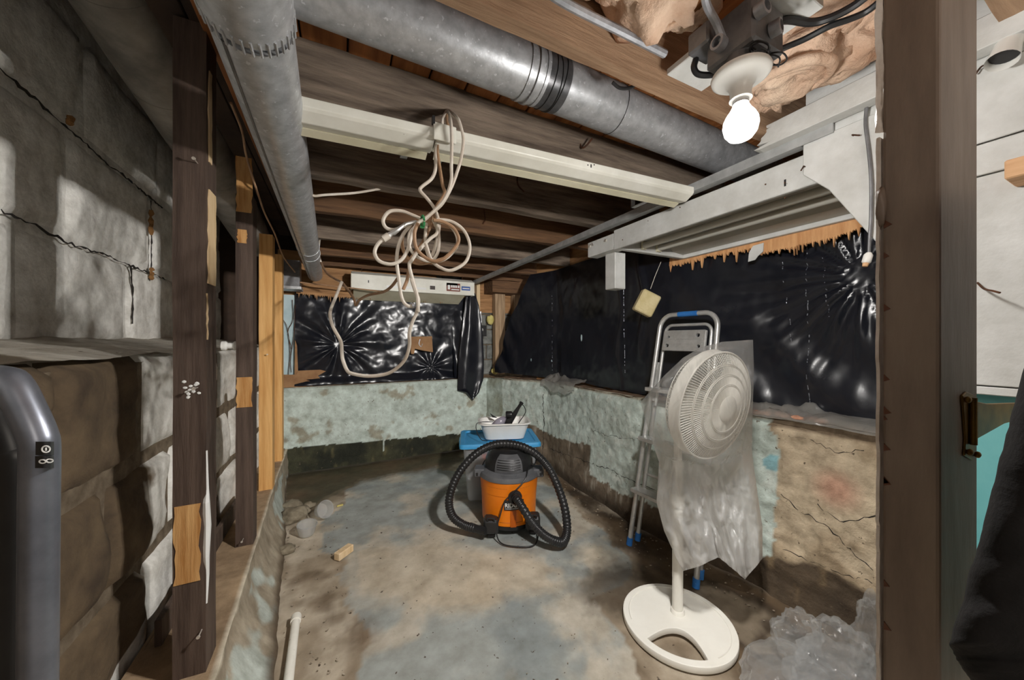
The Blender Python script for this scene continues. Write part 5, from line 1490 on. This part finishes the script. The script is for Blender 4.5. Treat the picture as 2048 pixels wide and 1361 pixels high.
MB().lathe([(.03, -.01), (.035, -.05), (.06, -.10), (.066, -.12), (.066, -.17), (.05, -.20), (0, -.205)], FC, fn, 32).build('motor', M['fan_white'], fa, sm=True)
MB().tube([PT, FC - fn * .15 - UP * .03], .022, 14).build('neck', M['fan_white'], fa, sm=True)

# the bag
def poly_at(P, t):
    L = [0]
    for a_, b_ in zip(P, P[1:]): L.append(L[-1] + math.hypot(b_[0] - a_[0], b_[1] - a_[1]))
    d = t * L[-1]
    for i in range(len(P) - 1):
        if d <= L[i + 1] or i == len(P) - 2:
            f_ = (d - L[i]) / (L[i + 1] - L[i] + 1e-9)
            return V((P[i][0] + (P[i + 1][0] - P[i][0]) * f_, P[i][1] + (P[i + 1][1] - P[i][1]) * f_))
T_ = [(1281, 805), (1328, 752), (1366, 716), (1402, 695), (1445, 684), (1506, 680)]
B_ = [(1366, 1143), (1402, 1132), (1438, 1115), (1455, 1130), (1490, 1160), (1525, 1118)]
L_ = [(1281, 805), (1297, 862), (1318, 925), (1313, 1005), (1328, 1062), (1347, 1105), (1366, 1143)]
R_2 = [(1506, 680), (1508, 745), (1505, 830), (1504, 905), (1514, 980), (1525, 1055), (1525, 1118)]
def coons(u, v):
    t, b, l, r_ = poly_at(T_, u), poly_at(B_, u), poly_at(L_, v), poly_at(R_2, v)
    bil = V(T_[0]) * (1 - u) * (1 - v) + V(T_[-1]) * u * (1 - v) + V(B_[0]) * (1 - u) * v + V(B_[-1]) * u * v
    return t * (1 - v) + b * v + l * (1 - u) + r_ * u - bil
def bag(u, v, front):
    p = coons(u, v)
    x, y = p
    cx, cy = (x - 1432) * 1.475 / 700, -(y - 812) * 1.475 / 700
    face = 1.475 + (.44 * max(-.22, min(.2, cx)) - .13 * max(-.22, min(.22, cy))) / .89
    e = (1 - (2 * u - 1) ** 12) * (1 - (1 - min(1, v / .05)) ** 3)
    rr = math.hypot(cx, cy)
    onfan = sstep(.36, .24, rr)
    fold = nz((u * 6, v * 1.6, 3 if front else 8), 1.0, 3)
    fold2 = nz((u * 9 + v * 3, v * 5, 5), 1.0, 4)
    if front:
        D = (face - .092) * onfan + (1.50 + .035 * fold + .02 * math.sin(u * 17 + 3 * fold2)) * (1 - onfan) + .010 * fold2
    else:
        D = 1.735 + .025 * fold * (1 - onfan) + .008 * fold2
    m_ = 1.50 + .09 * v
    D = m_ + (D - m_) * e
    return PD(x + 3 * fold2 * e, y, D)
bg = thing('fan_bag', 'milky plastic bag pulled over the head of the pedestal fan', 'plastic bag', FC)
MB().grid(lambda u, v: bag(u, v, True), 70, 90).build('front_film', M['film'], bg, sm=2, fix=False)
MB().grid(lambda u, v: bag(u, v, False), 40, 50).build('back_film', M['film'], bg, sm=2, fix=False)

# ------------------------------------------------------------------ plastic bags on the floor
def crumple(name, label, parts, seed, mt='film_clear'):
    q = MB()
    for i, (c_, rad, am) in enumerate(parts):
        bm = bmesh.new(); bmesh.ops.create_icosphere(bm, subdivisions=4, radius=1.0)
        vs = []
        for v in bm.verts:
            d = v.co.copy()
            k_ = 1 + am * .7 * nz(d + V((seed + i, 0, seed)), 1.1, 2) - am * .55 * abs(nz(d + V((0, seed * 2 + i, 0)), 1.7, 2)) + am * .32 * abs(nz(d + V((4, i, seed)), 3.2, 2)) - am * .12 * abs(nz(d + V((9, i, seed)), 7, 1))
            vs.append(V((c_[0] + d.x * rad[0] * k_, c_[1] + d.y * rad[1] * k_, max(.004, c_[2] + d.z * rad[2] * k_))))
        fs = [tuple(v.index for v in f.verts) for f in bm.faces]; bm.free()
        q.add(vs, fs)
    return tag(q.build(name, M[mt]), label, 'plastic bag')
b1 = PZ(1600, 1330, .06); b2 = PZ(1700, 1300, .10)
crumple('plastic_bag', 'flat clear plastic bag lying on the floor beside the fan base', [((b1.x - .10, b1.y + .0, .05), (.20, .13, .07), .35), ((b1.x + .06, b1.y - .08, .06), (.18, .13, .08), .5)], 1.0)
crumple('plastic_bag', 'crumpled clear plastic bag heaped against the wall beside the doorway', [((b2.x - .06, b2.y, .12), (.11, .09, .11), .6), ((b2.x - .12, b2.y + .12, .10), (.09, .08, .09), .6), ((b2.x + .03, b2.y - .07, .19), (.07, .07, .16), .6)], 7.0)

# ------------------------------------------------------------------ small things on the floor
pv = thing('plastic_pipe', 'white plastic pipe lying on the floor along the low curb', 'pipe', PZ(592, 1240, .0))
p0, p1 = PZ(592, 1238, .022), PZ(577, 1362, .022)
p2 = p0 + (p1 - p0) * 1.6
MB().tube([p0, p2], .0175, 20).build('pipe', M['pipe_white'], pv, sm=True)
MB().tube([p0 - (p1 - p0).normalized() * .012, p0 + (p1 - p0).normalized() * .022], .0215, 20).build('coupling', M['pipe_white'], pv, sm=True)
MB().tube([p0 - (p1 - p0).normalized() * .0135, p0 - (p1 - p0).normalized() * .011], .009, 12).build('bore', M['black'], pv)
p = PZ(688, 1112, .0)
MB_ = MB().obox(p + UP * .022, (RT * .35 + FW * .94) * .055, (RT * .94 - FW * .35) * .022, UP * .022)
tag(MB_.build('wood_offcut', M['raw_pale'], bevel=.004), 'small pale wood offcut lying on the floor', 'wood piece')
p = PZ(680, 1013, 0); tag(MB().obox(p + UP * .006, (RT * .8 + FW * .6) * .022, (FW * .8 - RT * .6) * .006, UP * .006).build('yellow_chip', M['yellow_foam'], bevel=.002), 'tiny yellow chip on the floor beside the clear cups', 'chip')
def cup(label, c_, ax):
    o = thing('plastic_cup', label, 'cup', c_)
    MB().lathe([(0, 0), (.044, .0), (.049, .01), (.058, .062), (.062, .064), (.062, .070), (.056, .070), (.047, .012), (0, .006)], c_, ax, 28, cap=False).build('cup', M['film_cup'], o, sm=50)
cup('clear plastic cup standing open on the floor by the rubble', PZ(613, 1068, .004), (UP + RT * .12 + FW * -.1))
cup('clear plastic cup lying on its side behind the other cup', PZ(640, 1022, .05), (RT * .75 + UP * .35 - FW * .4))
r = random.Random(21)
for (x, y, s_, lb) in ((588, 1040, .085, 'largest brown rubble lump beside the low curb'), (604, 1028, .055, 'brown rubble lump behind the standing clear cup'), (617, 1015, .04, 'grey rubble lump next to the cup on its side'), (585, 1018, .07, 'brown rubble lump in the corner by the curb'), (573, 1105, .045, 'small rubble lump at the foot of the curb')):
    p = PZ(x, y, 0)
    tag(MB().blob((p.x, p.y, s_ * .35), (s_, s_ * .9, s_ * .6), .4, 3, 4, x * .1, 3).build('rubble_lump', M['stone'], sm=2), lb, 'stone')
q = MB()
def chip(p, s_):
    q.obox(p + UP * s_ * .35, V((1, r.uniform(-1, 1), r.uniform(-.3, .3))) * s_, V((r.uniform(-1, 1), 1, 0)) * s_ * .8, UP * s_ * .4)
for i in range(240):
    Y = r.uniform(.5, 3.6); t = abs(r.gauss(0, .14)); chip(V((rw(Y)[0] - .05 - t, Y, 0.002)), r.uniform(.001, .005))
for i in range(70):
    chip(PZ(r.uniform(560, 690), r.uniform(1040, 1361), .002), r.uniform(.001, .004))
for i in range(60):
    chip(PZ(r.uniform(700, 1250), r.uniform(960, 1361), .002), r.uniform(.0008, .0022))
dbr = tag(q.build('floor_grit', mat('grit', rgb(176, 164, 146), rgb(90, 76, 60), ns=60, rough=.95)), 'loose pale grit scattered over the floor along the walls', 'debris'); dbr['kind'] = 'stuff'
# hanging foam block
fo = thing('foam_block', 'beige foam block hanging by a string below the hood', 'foam', PD(1293, 607, 2.4))
ca, sa_ = math.cos(math.radians(-27)), math.sin(math.radians(-27))
ex = RT * ca + UP * sa_; ez = UP * ca - RT * sa_
MB().obox(PD(1293, 607, 2.4), ex * .066, FW * .03, ez * .078).build('block', M['foam_block'], fo, bevel=.008)
MB().tube([PD(1301, 578, 2.4), PD(1310, 553, 2.41), PD(1322, 524, 2.42)], .0022, 5).build('string', M['cable'], fo)

# ------------------------------------------------------------------ door post in front, right
X0, YN, YF, X1_ = .75, .174, .232, .917
dp = thing('door_post', 'taupe painted door post with a torn pale edge', 'post', ((X0 + X1_) / 2, .2, 0))
MB().box((X0, YN, .0), (X1_, YF, ZS)).build('post', M['post'], dp, bevel=.004, seg=2)
r = random.Random(5)
q = MB(); z = .02; 
pts = []
while z < 1.62:
    pts.append((X0 - r.uniform(.001, .006), YF + .002, z)); z += r.uniform(.008, .03)
for a_, b_ in zip(pts, pts[1:]):
    q.prism([(X0 + .012, YF + .002, a_[2]), a_, b_, (X0 + .012, YF + .002, b_[2])], (0, .004, 0))
q.build('torn_edge', M['flake'], dp, label='pale torn edge of the post')
q = MB()
def foil(u, v):
    z = 1.62 + v * .66
    return V((X0 + .004 - .012 * u + .004 * nz((z, u, 1), 14, 3), YF - .001 + .006 * u + .004 * nz((z * 1.2, u, 5), 18, 3), z))
q.grid(foil, 5, 90)
q.build('foil_edge', M['flake'], dp, sm=2, label='crinkled silvery film on the upper edge')
q = MB()
for i in range(16):
    z = r.uniform(.3, 1.5); s_ = r.uniform(.003, .007)
    q.prism([(X0 - .0012, YF - .002, z), (X0 - .0012, YF - s_ * 1.6, z + s_ * .6), (X0 - .0012, YF - .002, z + s_ * 2)], (.002, 0, 0))
q.build('chips', mat('red_primer', rgb(104, 66, 48), rough=.7), dp, label='chipped paint showing red-brown primer', kind='stuff')
bulge = PX(1762, 415, X0)
MB().blob((X0 - .002, YF + .001, bulge.z), (.008, .006, .032), .3, 3, 3, 2.0, 3).build('filler_lump', M['post'], dp, sm=2)
# hinge
YH = YN - .003
hg = MB().prism([PY(x, y, YH) for x, y in [(1926, 792), (1934, 784), (1948, 790), (1951, 900), (1946, 922), (1930, 912), (1932, 880)]], (0, .003, 0)).build('hinge', M['brass'], dp, bevel=.001, label='aged brass strap hinge')
MB().prism([PY(x, y, YH - .002) for x, y in [(1946, 802), (1975, 808), (2034, 806), (2040, 840), (2010, 848), (1946, 884)]], (0, .003, 0)).build('strap', M['brass'], hg, bevel=.001)
MB().tube([PY(1947, 796, YH - .004), PY(1947, 890, YH - .004)], .004, 12).build('knuckle', M['brass'], hg, sm=True)
for (x, y) in ((1940, 905), (1955, 910), (1936, 800)):
    MB().blob(tuple(PY(x, y, YH - .003)), (.005, .004, .005), .1, 2, 1, 1, 2).build('screw', M['brass'], hg, sm=2)
# black bag or coat hanging close to the camera
bk = thing('black_coat', 'dark black coat hanging close by at the lower right edge', 'coat', PD(2050, 1150, .36))
Lp = [(2180, 250), (2090, 590), (2045, 748), (2004, 900), (1964, 1060), (1928, 1190), (1899, 1288), (1912, 1320), (1945, 1365), (2010, 1440)]
Rp = [(2560, 250), (2560, 500), (2560, 700), (2560, 850), (2560, 1000), (2560, 1120), (2560, 1240), (2540, 1350), (2500, 1420), (2440, 1450)]
def coat(u, v):
    t = v * (len(Lp) - 1); i = min(len(Lp) - 2, int(t)); f_ = t - i
    l = V(Lp[i]) * (1 - f_) + V(Lp[i + 1]) * f_; r_ = V(Rp[i]) * (1 - f_) + V(Rp[i + 1]) * f_
    a_ = u * 2 * math.pi
    k_ = .5 - .5 * math.cos(a_)
    p = l * (1 - k_) + r_ * k_
    return PD(p.x + 5 * nz((u * 3, v * 20, 2), 1, 3), p.y, .36 - .05 * math.sin(a_) + .004 * nz((u * 5, v * 9, 1), 1, 3))
MB().grid(coat, 40, 90, cu=True).build('cloth', mat('black_cloth', rgb(14, 13, 13), rgb(22, 20, 20), ns=30, rough=0.9, bump=0.3, bs=90), bk, sm=2)

# cart handle at the left edge
ch = thing('hand_cart', 'grey tubular cart handle with a black switch decal at the left edge', 'cart', PD(-60, 2600, .47))
DH = .47
hp = [PD(x, y, DH) for x, y in [(-240, 752), (-120, 748), (0, 758), (26, 770), (52, 818), (74, 868), (80, 900), (79, 1000), (76, 1361), (72, 1900), (68, 2120)]]
hp = smooth(hp, 6)
MB().tube(hp, .0178, 20).build('handle', M['handle_grey'], ch, sm=True)
ip_ = smooth([PD(x, y, .492) for x, y in [(-240, 790), (-120, 790), (-20, 800), (10, 840), (34, 900), (42, 960), (36, 1361), (28, 1900), (24, 2100)]], 6)
MB().tube(ip_, .0215, 16).build('grip', M['black'], ch, sm=True, label='black inner side of the handle')
MB().tube(smooth([PD(x, y, DH) for x, y in [(-240, 752), (-262, 770), (-275, 860), (-277, 1361), (-280, 2120)]], 5), .0178, 16).build('handle', M['handle_grey'], ch, sm=True)
MB().tube([PD(-295, 2118, .47), PD(110, 2118, .47)], .014, 12).build('axle', M['black'], ch, sm=True)
for x in (-262, 100):
    MB().tube([PD(x - 14, 2118, .47), PD(x + 14, 2118, .47)], .075, 24).build('wheel', M['black'], ch, sm=True)
def hpt(x, y, d=.4465): return PD(x, y, d)
def decal(x0, y0, x1, y1, nm):
    # a sticker that follows the round of the tube
    q = MB()
    def f(u, v):
        x = x0 + (x1 - x0) * u; y = y0 + (y1 - y0) * v
        dx = (x - 80) * DH / 700
        return PD(x, y, DH - math.sqrt(max(1e-8, 0.0186 ** 2 - dx ** 2)) - .0004)
    q.grid(f, 8, 3)
    return q.build(nm, M['black'], ch, sm=2)
d1 = decal(71, 884, 108, 911, 'decal'); d2 = decal(70, 913, 108, 937, 'decal')
def dpt(x, y):
    dx = (x - 80) * DH / 700
    return PD(x, y, DH - math.sqrt(max(1e-8, 0.0186 ** 2 - dx ** 2)) - .0012)
q = MB().tube([dpt(92 + 8 * math.cos(t), 899 + 6.5 * math.sin(t)) for t in [k_ * math.pi / 8 for k_ in range(16)]], .0009, 5, closed=True)
q.tube([dpt(92, 896), dpt(92, 902)], .0009, 5); q.build('power_mark', M['white_print'], d1)
q = MB()
for cx in (85, 99): q.tube([dpt(cx + 6.5 * math.cos(t), 923 + 3.5 * math.sin(t) - (cx - 92) * .1) for t in [k_ * math.pi / 8 for k_ in range(16)]], .0008, 5, closed=True)
q.build('link_mark', M['white_print'], d2)
MB().blob(tuple(PD(8, 945, .52)), (.012, .01, .006), .1, 2, 1, 1, 2).build('knob', M['blue'], ch, sm=2, label='small blue knob behind the handle')

# things on the painted board wall beyond the post
sk = thing('lamp_socket', 'white porcelain socket without a bulb on the board wall right of the post', 'lamp holder', PX(2010, 90, 1.40))
c_ = PX(2030, 80, 1.415)
MB().box((1.40, c_.y - .05, c_.z - .01), (1.424, c_.y + .028, c_.z + .06)).build('backplate', M['cream_metal'], sk, bevel=.004)
s0_ = PX(2022, 75, 1.40); s1_ = PX(2004, 122, 1.37)
MB().tube([s0_, s0_.lerp(s1_, .5), s1_], [.020, .022, .026], 20, cap=False).build('socket', M['porcelain'], sk, sm=True)
MB().tube([s0_.lerp(s1_, .7), s0_.lerp(s1_, .75)], .0225, 20).build('bore', M['black'], sk)
MB().tube(smooth([PX(2000, 118, 1.40), PX(1975, 128, 1.41), PX(1962, 134, 1.415), PX(1950, 150, 1.415)], 5), .002, 5).build('wire', M['rust'], sk)
p = PX(2030, 343, 1.39)
a_ = PX(2006, 365, 1.39); 
tag(MB().box((1.33, PX(2075, 343, 1.33).y, PX(2006, 360, 1.33).z), (1.425, PX(2008, 343, 1.33).y, PX(2006, 322, 1.33).z)).build('wood_peg', M['wood_block'], bevel=.003), 'square pine peg sticking out of the board wall right of the post', 'wood block')
tag(MB().tube(smooth([PX(1955, 566, 1.424), PX(1968, 578, 1.40), PX(1985, 582, 1.37), PX(2000, 586, 1.36)], 4), .0022, 6).build('bent_nail', M['rust']), 'long bent nail in the lower board right of the post', 'nail')
